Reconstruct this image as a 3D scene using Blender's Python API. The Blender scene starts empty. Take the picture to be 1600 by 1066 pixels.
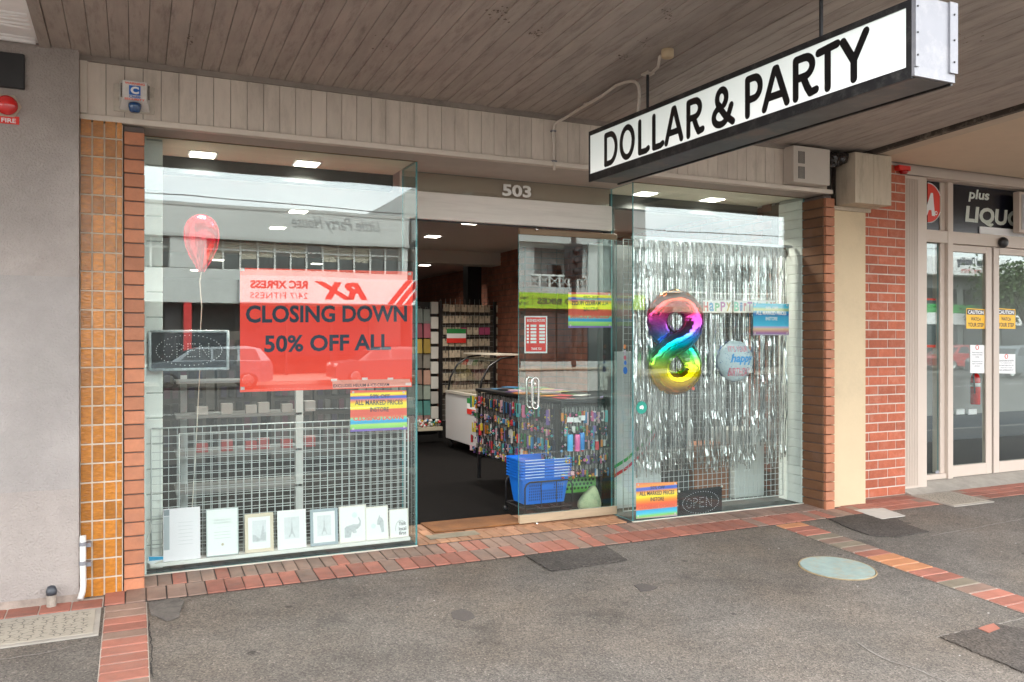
import bpy, bmesh, math, random
from mathutils import Vector, Matrix
random.seed(7)
sc = bpy.context.scene
col = sc.collection
PI = math.pi
# ------------------------------------------------------------------ camera
YAW = math.radians(24.7)
CAM = Vector((0.0, -5.5, 1.45))
cd = bpy.data.cameras.new('camera'); cam = bpy.data.objects.new('camera', cd); col.objects.link(cam)
cam.location = CAM; cam.rotation_euler = (PI/2, 0, -YAW)
cd.sensor_width = 36; cd.lens = 36*1282/1600; cd.shift_y = -0.00125; cd.clip_start = .05; cd.clip_end = 2000
sc.camera = cam
# ------------------------------------------------------------------ light
EXPO = 3.1
SUN_EL, SUN_AZ = math.radians(46), math.radians(20)       # sun stands behind the shop, right of north
w = bpy.data.worlds.new('World'); sc.world = w; w.use_nodes = True
nt = w.node_tree; nt.nodes.clear()
wo = nt.nodes.new('ShaderNodeOutputWorld'); bg = nt.nodes.new('ShaderNodeBackground'); bg.inputs[1].default_value = .09
sky = nt.nodes.new('ShaderNodeTexSky'); sky.sky_type = 'NISHITA'; sky.sun_disc = False
sky.sun_elevation = SUN_EL; sky.sun_rotation = SUN_AZ; sky.dust_density = 2.5; sky.air_density = 1.0
tc = nt.nodes.new('ShaderNodeTexCoord'); mp = nt.nodes.new('ShaderNodeMapping'); mp.inputs['Scale'].default_value = (1.6, 1.6, 4.5)
nz = nt.nodes.new('ShaderNodeTexNoise'); nz.inputs['Scale'].default_value = 1.7; nz.inputs['Detail'].default_value = 7; nz.inputs['Roughness'].default_value = .55
cr = nt.nodes.new('ShaderNodeValToRGB'); cr.color_ramp.elements[0].position = .30; cr.color_ramp.elements[0].color = (.45,.45,.45,1)
cr.color_ramp.elements[1].position = .62; cr.color_ramp.elements[1].color = (.97,.97,.97,1)
mx = nt.nodes.new('ShaderNodeMix'); mx.data_type = 'RGBA'; mx.inputs[7].default_value = (10.2, 10.3, 10.3, 1)
L = nt.links.new
L(tc.outputs['Generated'], mp.inputs[0]); L(mp.outputs[0], nz.inputs['Vector']); L(nz.outputs['Fac'], cr.inputs[0])
L(cr.outputs[0], mx.inputs[0]); L(sky.outputs[0], mx.inputs[6]); L(mx.outputs[2], bg.inputs[0]); L(bg.outputs[0], wo.inputs[0])
sd = bpy.data.lights.new('sun', 'SUN'); sd.energy = 1.1; sd.angle = math.radians(14); sd.color = (1, .96, .9)
so = bpy.data.objects.new('sun', sd); col.objects.link(so); so.location = (0, 20, 30)
d_ = Vector((math.sin(SUN_AZ)*math.cos(SUN_EL), math.cos(SUN_AZ)*math.cos(SUN_EL), math.sin(SUN_EL)))
so.rotation_euler = d_.to_track_quat('Z', 'Y').to_euler()
sc.view_settings.view_transform = 'Standard'; sc.view_settings.look = 'None'; sc.view_settings.exposure = EXPO; sc.view_settings.gamma = 1
sc.view_settings.use_curve_mapping = False
sc.render.engine = 'CYCLES'
cy = sc.cycles; cy.use_denoising = True; cy.max_bounces = 9; cy.diffuse_bounces = 4; cy.glossy_bounces = 4; cy.transmission_bounces = 4
cy.transparent_max_bounces = 24; cy.caustics_reflective = False; cy.caustics_refractive = False; cy.sample_clamp_indirect = 6
K = 2**-EXPO      # radiance that shows as display white
LAMP = 0.26

# ------------------------------------------------------------------ picture to place
S_, C_, F_ = math.sin(YAW), math.cos(YAW), 1282.0
def ray(u, v):
    t = (u-800)/F_
    return S_+t*C_, C_-t*S_, (531-v)/F_
def at(u, v, Y):                                 # point on the plane y = Y seen at photo pixel (u, v)
    a, b, c = ray(u, v); k = (Y+5.5)/b
    return Vector((a*k, Y, 1.45+c*k))
def atx(u, v, X):
    a, b, c = ray(u, v); k = X/a
    return Vector((X, b*k-5.5, 1.45+c*k))
SL = .045
def gz(y): return SL*y if y < 0 else 0.0
def gp(u, v, dz=0.0):                            # point on the sloping footpath
    a, b, c = ray(u, v); k = (-SL*5.5-1.45)/(c-SL*b)
    return Vector((a*k, b*k-5.5, SL*(b*k-5.5)+dz))
CZ = 3.056
def cz(y): return CZ-.04*y
def cp(u, v, dz=0.0):                            # point on the canopy ceiling
    a, b, c = ray(u, v); k = (CZ+.22-1.45)/(c+.04*b)
    return Vector((a*k, b*k-5.5, 1.45+c*k+dz))

# ------------------------------------------------------------------ materials
def lin(r, g, b, k=1.0):
    f = lambda c: (c/255/12.92 if c/255 <= .04045 else ((c/255+.055)/1.055)**2.4)*k
    return (f(r), f(g), f(b))
MATS = {}
def mat(name, c, rough=.6, metal=0.0, var=.0, scale=6.0, bump=0.0, bscale=60.0, spec=.5, rnd=0.0, stretch=(1,1,1), dirt=None, dirt_amt=.5, dirt_scale=3.0, coat=0.0):
    if name in MATS: return MATS[name]
    m = bpy.data.materials.new(name); m.use_nodes = True; t = m.node_tree; n = t.nodes; l = t.links.new
    p = n['Principled BSDF']; p.inputs['Roughness'].default_value = rough; p.inputs['Metallic'].default_value = metal
    p.inputs['Specular IOR Level'].default_value = spec
    if coat: p.inputs['Coat Weight'].default_value = coat
    g = n.new('ShaderNodeNewGeometry'); mpp = n.new('ShaderNodeMapping'); mpp.inputs['Scale'].default_value = stretch
    l(g.outputs['Position'], mpp.inputs[0])
    out = None
    if var > 0:
        a = n.new('ShaderNodeTexNoise'); a.inputs['Scale'].default_value = scale; a.inputs['Detail'].default_value = 6; a.inputs['Roughness'].default_value = .65
        l(mpp.outputs[0], a.inputs['Vector'])
        r = n.new('ShaderNodeMapRange'); r.inputs[1].default_value = .3; r.inputs[2].default_value = .7; r.inputs[3].default_value = 1-var; r.inputs[4].default_value = 1+var
        l(a.outputs['Fac'], r.inputs[0]); out = r.outputs[0]
    if rnd > 0:
        oi = n.new('ShaderNodeObjectInfo'); r2 = n.new('ShaderNodeMapRange'); r2.inputs[3].default_value = 1-rnd; r2.inputs[4].default_value = 1+rnd
        l(oi.outputs['Random'], r2.inputs[0])
        if out:
            mm = n.new('ShaderNodeMath'); mm.operation = 'MULTIPLY'; l(out, mm.inputs[0]); l(r2.outputs[0], mm.inputs[1]); out = mm.outputs[0]
        else: out = r2.outputs[0]
    base = None
    if out:
        vm = n.new('ShaderNodeVectorMath'); vm.operation = 'SCALE'; vm.inputs[0].default_value = c; l(out, vm.inputs['Scale']); base = vm.outputs[0]
    else: p.inputs['Base Color'].default_value = (*c, 1)
    if dirt:
        dn = n.new('ShaderNodeTexNoise'); dn.inputs['Scale'].default_value = dirt_scale; dn.inputs['Detail'].default_value = 8; dn.inputs['Roughness'].default_value = .75
        l(mpp.outputs[0], dn.inputs['Vector'])
        dr = n.new('ShaderNodeMapRange'); dr.inputs[1].default_value = .5; dr.inputs[2].default_value = .72; dr.inputs[4].default_value = dirt_amt
        l(dn.outputs['Fac'], dr.inputs[0])
        dm = n.new('ShaderNodeMix'); dm.data_type = 'RGBA'; l(dr.outputs[0], dm.inputs[0])
        if base: l(base, dm.inputs[6])
        else: dm.inputs[6].default_value = (*c, 1)
        dm.inputs[7].default_value = (*dirt, 1); base = dm.outputs[2]
    if base: l(base, p.inputs['Base Color'])
    if bump > 0:
        b = n.new('ShaderNodeTexNoise'); b.inputs['Scale'].default_value = bscale; b.inputs['Detail'].default_value = 5
        l(mpp.outputs[0], b.inputs['Vector'])
        bp = n.new('ShaderNodeBump'); bp.inputs['Strength'].default_value = bump; bp.inputs['Distance'].default_value = .01
        l(b.outputs['Fac'], bp.inputs['Height']); l(bp.outputs[0], p.inputs['Normal'])
    MATS[name] = m; return m
def emis(name, c, s):
    if name in MATS: return MATS[name]
    m = bpy.data.materials.new(name); m.use_nodes = True; p = m.node_tree.nodes['Principled BSDF']
    p.inputs['Base Color'].default_value = (.6, .6, .6, 1); p.inputs['Emission Color'].default_value = (*c, 1); p.inputs['Emission Strength'].default_value = s
    p.inputs['Roughness'].default_value = .3
    MATS[name] = m; return m
def glass_mat(name, tint, f0=.05, rough=0.0, dirt=.0):
    m = bpy.data.materials.new(name); m.use_nodes = True; t = m.node_tree; n = t.nodes; l = t.links.new; n.clear()
    o = n.new('ShaderNodeOutputMaterial'); mixs = n.new('ShaderNodeMixShader'); tr = n.new('ShaderNodeBsdfTransparent'); gl = n.new('ShaderNodeBsdfGlossy')
    tr.inputs[0].default_value = (*tint, 1); gl.inputs['Roughness'].default_value = rough; gl.inputs[0].default_value = (.92, 1, .99, 1)
    g = n.new('ShaderNodeNewGeometry'); dt = n.new('ShaderNodeVectorMath'); dt.operation = 'DOT_PRODUCT'
    l(g.outputs['Incoming'], dt.inputs[0]); l(g.outputs['Normal'], dt.inputs[1])
    def ma(op, a, b=None):
        x = n.new('ShaderNodeMath'); x.operation = op
        for i, q in enumerate((a, b)):
            if q is None: continue
            if isinstance(q, (int, float)): x.inputs[i].default_value = q
            else: l(q, x.inputs[i])
        return x.outputs[0]
    ab = ma('ABSOLUTE', dt.outputs['Value']); q = ma('POWER', ma('SUBTRACT', 1.0, ab), 5.0)
    f = ma('ADD', ma('MULTIPLY', q, 1-f0), f0)
    # slow waves of rolled glass
    nn = n.new('ShaderNodeTexNoise'); nn.inputs['Scale'].default_value = 1.3; nn.inputs['Detail'].default_value = 1
    l(g.outputs['Position'], nn.inputs['Vector']); bp = n.new('ShaderNodeBump'); bp.inputs['Strength'].default_value = .04; bp.inputs['Distance'].default_value = .02
    l(nn.outputs['Fac'], bp.inputs['Height']); l(bp.outputs[0], gl.inputs['Normal'])
    l(f, mixs.inputs[0]); l(tr.outputs[0], mixs.inputs[1]); l(gl.outputs[0], mixs.inputs[2]); l(mixs.outputs[0], o.inputs[0])
    MATS[name] = m; return m
def ramp_mat(name, stops, axis='Z', rough=.5, metal=0.0, interp='LINEAR', wob=0.0, bump=0.0, bscale=20.0):
    m = bpy.data.materials.new(name); m.use_nodes = True; t = m.node_tree; n = t.nodes; l = t.links.new; p = n['Principled BSDF']
    p.inputs['Roughness'].default_value = rough; p.inputs['Metallic'].default_value = metal
    g = n.new('ShaderNodeTexCoord'); s = n.new('ShaderNodeSeparateXYZ'); l(g.outputs['Generated'], s.inputs[0])
    fac = s.outputs[axis]
    if wob:
        a = n.new('ShaderNodeMath'); a.operation = 'MULTIPLY_ADD'; l(s.outputs['X'], a.inputs[0]); a.inputs[1].default_value = wob; l(fac, a.inputs[2]); fac = a.outputs[0]
    r = n.new('ShaderNodeValToRGB'); r.color_ramp.interpolation = interp
    e = r.color_ramp.elements
    e[0].position = stops[0][0]; e[0].color = (*stops[0][1], 1); e[1].position = stops[1][0]; e[1].color = (*stops[1][1], 1)
    for q, c in stops[2:]:
        x = e.new(q); x.color = (*c, 1)
    l(fac, r.inputs[0]); l(r.outputs[0], p.inputs['Base Color'])
    if bump:
        b = n.new('ShaderNodeTexNoise'); b.inputs['Scale'].default_value = bscale; l(g.outputs['Object'], b.inputs['Vector'])
        bp = n.new('ShaderNodeBump'); bp.inputs['Strength'].default_value = bump; bp.inputs['Distance'].default_value = .02; l(b.outputs['Fac'], bp.inputs['Height']); l(bp.outputs[0], p.inputs['Normal'])
    MATS[name] = m; return m

def asphalt(name, base, patch=False, ox=0):
    m = bpy.data.materials.new(name); m.use_nodes = True; t = m.node_tree; n = t.nodes; l = t.links.new; p = n['Principled BSDF']
    p.inputs['Roughness'].default_value = .82; p.inputs['Specular IOR Level'].default_value = .35
    g = n.new('ShaderNodeNewGeometry'); pos = g.outputs['Position']
    def noise(sc_, det=4, ro=.6, dim=None):
        a = n.new('ShaderNodeTexNoise'); a.inputs['Scale'].default_value = sc_; a.inputs['Detail'].default_value = det; a.inputs['Roughness'].default_value = ro; l(pos, a.inputs['Vector']); return a.outputs['Fac']
    def rng(x, a, b, c, d):
        r = n.new('ShaderNodeMapRange'); r.inputs[1].default_value = a; r.inputs[2].default_value = b; r.inputs[3].default_value = c; r.inputs[4].default_value = d; l(x, r.inputs[0]); return r.outputs[0]
    def mul(a, b):
        x = n.new('ShaderNodeMath'); x.operation = 'MULTIPLY'; l(a, x.inputs[0]); l(b, x.inputs[1]); return x.outputs[0]
    v = n.new('ShaderNodeTexVoronoi'); v.inputs['Scale'].default_value = 150 if not patch else 105; v.inputs['Randomness'].default_value = 1; l(pos, v.inputs['Vector'])
    sp = n.new('ShaderNodeSeparateColor'); l(v.outputs['Color'], sp.inputs[0])
    speck = rng(sp.outputs[0], 0, 1, .60, 1.40)
    bright = rng(sp.outputs[1], .955, .965, 1.0, 1.55)
    big = rng(noise(.9, 5), .35, .68, .80, 1.2)
    mid = rng(noise(7, 5, .7), .35, .7, .88, 1.12)
    fine = rng(noise(60, 3, .7), .3, .7, .85, 1.15)
    stain = rng(noise(2.3, 6, .62), .58, .72, 1.0, .62)
    v2 = n.new('ShaderNodeTexVoronoi'); v2.inputs['Scale'].default_value = 2.4; l(pos, v2.inputs['Vector'])
    sp2 = n.new('ShaderNodeSeparateColor'); l(v2.outputs['Color'], sp2.inputs[0])
    wob = n.new('ShaderNodeMath'); wob.operation = 'MULTIPLY_ADD'; l(noise(14, 2), wob.inputs[0]); wob.inputs[1].default_value = .09; l(v2.outputs['Distance'], wob.inputs[2])
    gum = rng(wob.outputs[0], .085, .105, .50, 1.0)
    v3 = n.new('ShaderNodeTexVoronoi'); v3.inputs['Scale'].default_value = 5.2; l(pos, v3.inputs['Vector'])
    wob3 = n.new('ShaderNodeMath'); wob3.operation = 'MULTIPLY_ADD'; l(noise(25, 2), wob3.inputs[0]); wob3.inputs[1].default_value = .1; l(v3.outputs['Distance'], wob3.inputs[2])
    gum2 = rng(wob3.outputs[0], .10, .115, .62, 1.0)
    f = mul(mul(mul(speck, bright), mul(big, mid)), mul(mul(fine, stain), mul(gum, gum2)))
    vm = n.new('ShaderNodeVectorMath'); vm.operation = 'SCALE'; vm.inputs[0].default_value = base; l(f, vm.inputs['Scale'])
    warm = n.new('ShaderNodeMix'); warm.data_type = 'RGBA'; warm.blend_type = 'MULTIPLY'; l(rng(noise(.7, 4), .45, .7, 0, 1), warm.inputs[0]); l(vm.outputs[0], warm.inputs[6]); warm.inputs[7].default_value = (1.06, .97, .88, 1)
    l(warm.outputs[2], p.inputs['Base Color'])
    bp = n.new('ShaderNodeBump'); bp.inputs['Strength'].default_value = .7 if not patch else 1; bp.inputs['Distance'].default_value = .004; l(v.outputs['Distance'], bp.inputs['Height']); l(bp.outputs[0], p.inputs['Normal'])
    MATS[name] = m; return m

M_ASP = asphalt('asphalt', (.138, .122, .107))
M_ASPD = asphalt('asphalt_dark', (.074, .064, .057), True)
M_ROAD = asphalt('road_asphalt', (.075, .072, .07))
M_CEIL = mat('canopy_paint', (.375, .326, .288), .6, var=.12, scale=3, stretch=(6, 1, 1), rnd=.06, dirt=(.06, .04, .03), dirt_amt=.55, dirt_scale=2.6, bump=.12, bscale=40)
M_FASC = mat('fascia_paint', (.60, .52, .445), .55, var=.08, scale=4, stretch=(4, 4, 1), rnd=.05, dirt=(.2, .16, .12), dirt_amt=.4, dirt_scale=2.2, bump=.08)
M_TRIM = mat('trim_paint', (.66, .58, .50), .5, var=.08, dirt=(.22, .18, .14), dirt_amt=.35)
M_DARKGAP = mat('dark_gap', (.025, .02, .018), .9)
M_SOFF = mat('soffit_paint', (.46, .395, .34), .6, var=.08)
M_REND = mat('render_paint', (.350, .308, .283), .9, var=.14, scale=2.2, bump=.9, bscale=90, dirt=(.28, .245, .22), dirt_amt=.8, dirt_scale=1.8)
M_TILE = mat('glazed_tile', (.41, .155, .022), .16, var=.30, scale=30, rnd=.22, bump=.30, bscale=45, stretch=(1, 1, 2.5), dirt=(.22, .07, .02), dirt_amt=.6, dirt_scale=16)
M_TILEG = mat('tile_grout', (.52, .44, .35), .9, var=.15, scale=20, dirt=(.2, .17, .14), dirt_amt=.7, dirt_scale=5)
M_BRICKC = mat('column_brick', (.42, .165, .085), .7, var=.12, scale=14, rnd=.16, bump=.15, bscale=50, dirt=(.26, .12, .08), dirt_amt=.5, dirt_scale=5)
M_BRICKB = mat('brown_brick', (.145, .064, .027), .7, var=.14, scale=14, rnd=.18, bump=.15, dirt=(.2, .12, .09), dirt_amt=.5, dirt_scale=4)
M_MORTD = mat('dark_mortar', (.13, .105, .095), .9, var=.2)
M_BRICKR = mat('red_brick', (.40, .105, .052), .8, var=.14, scale=18, rnd=.16, bump=.25, bscale=60, dirt=(.45, .28, .22), dirt_amt=.35, dirt_scale=9)
M_MORTL = mat('pale_mortar', (.58, .49, .42), .9, var=.12, scale=12)
M_PAVR = mat('paver_red', (.31, .115, .080), .7, var=.18, scale=9, rnd=.18, bump=.2, dirt=(.16, .11, .09), dirt_amt=.55, dirt_scale=5)
M_PAVB = mat('paver_brown', (.23, .145, .11), .68, var=.18, scale=9, rnd=.16, bump=.2, dirt=(.15, .13, .115), dirt_amt=.6, dirt_scale=4)
M_PAVO = mat('paver_olive', (.20, .165, .12), .72, var=.15, scale=9, rnd=.15, bump=.2)
M_JOINT = mat('paver_joint', (.05, .04, .035), .95)
M_JOINTL = mat('paver_joint_pale', (.42, .36, .31), .95, var=.2)
M_CONC = mat('concrete', (.33, .30, .26), .85, var=.15, scale=8, bump=.3, bscale=50, dirt=(.2, .18, .16), dirt_amt=.5)
M_CREAM = mat('cream_render', (.58, .455, .295), .8, var=.04, scale=3, bump=.12, dirt=(.40, .32, .22), dirt_amt=.45, dirt_scale=1.7)
M_CREAMD = mat('cream_dirty', (.50, .42, .32), .75, var=.10, scale=4, stretch=(3, 3, .7), dirt=(.24, .20, .15), dirt_amt=.7, dirt_scale=2.4)
M_CCEIL = mat('neighbour_ceiling', (.62, .50, .37), .8, var=.03)
M_ALU = mat('champagne_aluminium', (.56, .47, .40), .45, var=.04, stretch=(1, 1, .3), dirt=(.40, .34, .28), dirt_amt=.3)
M_WHITE = mat('white_paint', (.72, .72, .69), .5, var=.05, dirt=(.5, .48, .44), dirt_amt=.35)
M_WHITEB = mat('white_wall_paint', (.80, .83, .79), .45, var=.05, scale=5, dirt=(.45, .48, .46), dirt_amt=.4, dirt_scale=3)
M_WTIMBER = mat('white_timber', (.70, .655, .60), .55, var=.06, scale=10, stretch=(.2, 1, 3), dirt=(.48, .43, .38), dirt_amt=.4, dirt_scale=6)
M_PVC = mat('white_pvc', (.62, .61, .58), .35, dirt=(.4, .36, .3), dirt_amt=.3, dirt_scale=20)
M_BLACK = mat('black_paint', (.012, .012, .013), .38)
M_BLACKG = mat('black_ink', (.006, .006, .007), .3)
M_STEELB = mat('black_steel', (.02, .02, .022), .45, metal=.3, dirt=(.25, .24, .22), dirt_amt=.25, dirt_scale=14)
M_ALUW = mat('white_metal', (.20, .20, .22), .42, var=.05, dirt=(.35, .34, .34), dirt_amt=.5, dirt_scale=7)
M_CHROME = mat('chrome', (.72, .72, .70), .16, metal=1)
M_WIRE = mat('white_wire', (.44, .475, .475), .4)
M_GEDGE = mat('glass_edge', (.10, .34, .36), .25, var=.15, scale=3)
M_EDGEB = mat('beige_bead', (.55, .50, .42), .6)
M_PAPER = mat('white_paper', (.80, .80, .80), .7)
M_CARPET = mat('carpet', (.006, .0055, .0055), 1.0, spec=.08, var=.5, scale=5, stretch=(.6, 22, 1), bump=.3)
M_ICEIL = mat('interior_ceiling', (.46, .41, .38), .9, var=.02)
M_IWALL = mat('interior_wall', (.30, .29, .28), .9, var=.05)
M_DCEIL = mat('display_ceiling', (.84, .78, .63), .8, var=.03)
M_COND = mat('conduit_paint', (.62, .55, .48), .45, dirt=(.2, .17, .14), dirt_amt=.3, dirt_scale=12)
M_BLUE = mat('basket_blue', (.01, .16, .68), .35)
M_GREEN = mat('crate_green', (.13, .42, .07), .4)
M_FOIL = mat('silver_foil', (.53, .55, .55), .13, metal=1, bump=.5, bscale=50, stretch=(1, 1, .35))
M_REDF = mat('red_foil', (.62, .015, .04), .22, metal=.8, bump=.9, bscale=14, stretch=(2.4, 1, .8))
M_BLUEF = mat('blue_foil', (.01, .07, .26), .3, metal=.3, bump=.5, bscale=60)
M_GREYC = mat('grey_concrete_render', (.60, .61, .59), .85, var=.06, scale=.4, dirt=(.50, .51, .50), dirt_amt=.5, dirt_scale=.5)
M_CARGL = mat('tinted_glass', (.02, .025, .03), .05, spec=.8)
M_OGL = mat('opposite_window_glass', (.05, .06, .06), .06, var=.6, scale=.4, spec=.9)
M_CREAMB = mat('roller_blind', (.55, .50, .40), .8)
G_CLEAR = glass_mat('clear_glass', (.955, .985, .972), .064)
G_DOOR = glass_mat('door_glass', (.94, .98, .965), .060)
M_YEL = mat('yellow_print', (.90, .50, .02), .5)
M_RED = mat('red_print', (.72, .03, .02), .5)
M_NAVY = mat('navy_ink', (.012, .02, .05), .5)

# ------------------------------------------------------------------ mesh tools
class MB:
    def __init__(s): s.v = []; s.f = []; s.m = []; s.sm = []
    def add(s, vs, fs, mi=0, smooth=False):
        o = len(s.v); s.v += [Vector(x) for x in vs]; s.f += [tuple(i+o for i in f) for f in fs]; s.m += [mi]*len(fs); s.sm += [smooth]*len(fs); return s
    def box(s, x0, x1, y0, y1, z0, z1, mi=0):
        return s.add([(x0,y0,z0),(x1,y0,z0),(x1,y1,z0),(x0,y1,z0),(x0,y0,z1),(x1,y0,z1),(x1,y1,z1),(x0,y1,z1)],
                     [(0,3,2,1),(4,5,6,7),(0,1,5,4),(1,2,6,5),(2,3,7,6),(3,0,4,7)], mi)
    def bbox(s, x0, x1, y0, y1, z0, z1, b=.004, mi=0):        # bevelled box
        vs = []; 
        for z, i in ((z0, b), (z0+b, 0), (z1-b, 0), (z1, b)):
            for x, y in ((x0+i+b, y0+i), (x1-i-b, y0+i), (x1-i, y0+i+b), (x1-i, y1-i-b), (x1-i-b, y1-i), (x0+i+b, y1-i), (x0+i, y1-i-b), (x0+i, y0+i+b)):
                vs.append((x, y, z))
        fs = [tuple(range(7, -1, -1)), tuple(range(24, 32))]
        for r in range(3):
            for k in range(8):
                a = r*8+k; c = r*8+(k+1) % 8; fs.append((a, c, c+8, a+8))
        return s.add(vs, fs, mi)
    def quad(s, a, b, c, d, mi=0): return s.add([a, b, c, d], [(0,1,2,3)], mi)
    def tube(s, pts, r, n=8, mi=0, cap=True, smooth=True, rf=None):
        pts = [Vector(p) for p in pts]; vs = []; fs = []
        u = None
        for i, p in enumerate(pts):
            a = pts[max(0, i-1)]; b = pts[min(len(pts)-1, i+1)]; t = (b-a).normalized()
            if u is None:
                u = t.cross(Vector((0,0,1)))
                if u.length < .1: u = t.cross(Vector((0,1,0)))
            else: u = u-t*u.dot(t)
            u.normalize(); w_ = t.cross(u)
            rr = rf(i/(len(pts)-1)) if rf else r
            for k in range(n):
                q = 2*PI*k/n; vs.append(p+u*math.cos(q)*rr+w_*math.sin(q)*rr)
        for i in range(len(pts)-1):
            for k in range(n):
                a = i*n+k; b = i*n+(k+1) % n; fs.append((a, b, b+n, a+n))
        if cap: fs.append(tuple(range(n-1, -1, -1))); fs.append(tuple((len(pts)-1)*n+k for k in range(n)))
        return s.add(vs, fs, mi, smooth)
    def cyl(s, p0, p1, r, n=16, mi=0, r1=None):
        return s.tube([p0, p1], r, n, mi, smooth=False, rf=(lambda t: r+(r1-r)*t) if r1 is not None else None)
    def prism(s, poly, d, mi=0):                              # poly: list of 3D points, extruded by vector d
        d = Vector(d); n = len(poly); vs = [Vector(p) for p in poly]+[Vector(p)+d for p in poly]
        fs = [tuple(range(n-1, -1, -1)), tuple(range(n, 2*n))]+[(i, (i+1) % n, n+(i+1) % n, n+i) for i in range(n)]
        return s.add(vs, fs, mi)
    def lathe(s, c, prof, n=20, mi=0, axis='Z', smooth=True):
        vs = []; fs = []
        for r, h in prof:
            for k in range(n):
                q = 2*PI*k/n; a, b = r*math.cos(q), r*math.sin(q)
                vs.append({'Z': (a, b, h), 'Y': (a, h, b), 'X': (h, a, b)}[axis])
        for i in range(len(prof)-1):
            for k in range(n):
                a = i*n+k; b = i*n+(k+1) % n; fs.append((a, b, b+n, a+n))
        fs.append(tuple(range(n))); fs.append(tuple((len(prof)-1)*n+k for k in range(n)))
        c = Vector(c); return s.add([Vector(x)+c for x in vs], fs, mi, smooth)
    def xf(s, M):
        s.v = [M @ x for x in s.v]; return s
    def mesh(s, name, mats, origin):
        me = bpy.data.meshes.new(name); me.from_pydata([x-origin for x in s.v], [], s.f)
        for m in mats: me.materials.append(m)
        for p, i, q in zip(me.polygons, s.m, s.sm): p.material_index = i; p.use_smooth = q
        me.update()
        bm = bmesh.new(); bm.from_mesh(me); bmesh.ops.recalc_face_normals(bm, faces=bm.faces); bm.to_mesh(me); bm.free()
        return me
WP = {}
def link(o, parent, wpos):
    col.objects.link(o); wpos = Vector(wpos); WP[o] = wpos
    if parent: o.parent = parent; o.location = wpos-WP[parent]
    else: o.location = wpos
    return o
def tag(o, label=None, cat=None, group=None, kind=None):
    if label: o['label'] = label
    if cat: o['category'] = cat
    if group: o['group'] = group
    if kind: o['kind'] = kind
    return o
def put(mb, name, mats, parent=None, label=None, cat=None, group=None, kind=None):
    if not isinstance(mats, (list, tuple)): mats = [mats]
    xs = [v.x for v in mb.v]; ys = [v.y for v in mb.v]; zs = [v.z for v in mb.v]
    c = Vector(((min(xs)+max(xs))/2, (min(ys)+max(ys))/2, min(zs)))
    o = bpy.data.objects.new(name, mb.mesh(name, mats, c)); link(o, parent, c)
    return tag(o, label, cat, group, kind)
def thing(name, label, cat, loc, group=None, kind=None):
    o = bpy.data.objects.new(name, None); o.empty_display_size = .1; link(o, None, loc); return tag(o, label, cat, group, kind)
def B(*a, **k): return MB().box(*a, **k)
def piece(me, name, parent, loc, scale=None):
    o = bpy.data.objects.new(name, me); link(o, parent, loc)
    if scale: o.scale = scale
    return o
def mesh0(mb, name, mats):
    return mb.mesh(name, mats if isinstance(mats, list) else [mats], Vector((0,0,0)))
def dup(root, d, label=None, keep=None):
    r = root.copy(); link(r, None, WP[root]+Vector(d))
    if label: r['label'] = label
    def rec(a, b):
        for ch in [x for x in WP if x.parent == a]:
            c = ch.copy(); col.objects.link(c); c.parent = b; WP[c] = WP[b]+Vector(c.location); rec(ch, c)
    rec(root, r); return r
FC = {}
def glyphs(s, bold=0.0, shear=0.0, space=1.0):
    k = (s, bold, shear, space)
    if k in FC: return FC[k]
    cu = bpy.data.curves.new('t', 'FONT'); cu.body = s; cu.size = 1; cu.offset = bold; cu.shear = shear; cu.resolution_u = 3; cu.space_character = space; cu.align_x = 'LEFT'; cu.space_line = 1.0
    o = bpy.data.objects.new('t', cu); col.objects.link(o); dg = bpy.context.evaluated_depsgraph_get(); dg.update()
    me = bpy.data.meshes.new_from_object(o.evaluated_get(dg)); bpy.data.objects.remove(o); bpy.data.curves.remove(cu)
    vs = [v.co.copy() for v in me.vertices]; fs = [tuple(p.vertices) for p in me.polygons]; bpy.data.meshes.remove(me)
    x0 = min(v.x for v in vs); x1 = max(v.x for v in vs); y0 = min(v.y for v in vs); y1 = max(v.y for v in vs)
    FC[k] = ([((v.x-x0)/(x1-x0), (v.y-y0)/(y1-y0)) for v in vs], fs); return FC[k]
def text(s, o, ux, uy, m, parent, bold=.01, shear=0.0, name='lettering', space=1.0, **kw):
    """s fitted into the parallelogram with corner o and edge vectors ux (line) and uy (height)"""
    g, fs = glyphs(s, bold, shear, space); o = Vector(o); ux = Vector(ux); uy = Vector(uy)
    mb = MB(); mb.add([o+ux*a+uy*b for a, b in g], fs)
    return put(mb, name, m, parent, **kw)
def textpx(s, u0, u1, v0, v1, Y, m, parent, bold=.01, shear=0.0, **kw):
    a = at(u0, v1, Y); b = at(u1, v1, Y); c = at(u0, v0, Y)
    return text(s, (a.x, Y, a.z), (b.x-a.x, 0, 0), (0, 0, c.z-a.z), m, parent, bold, shear, **kw)
def sheet_px(quad, Y, th=.0015):
    ps = [at(u, v, Y) for u, v in quad]
    return MB().prism(ps, (0, th, 0))
FR = Vector((0, -1, 0))

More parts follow.
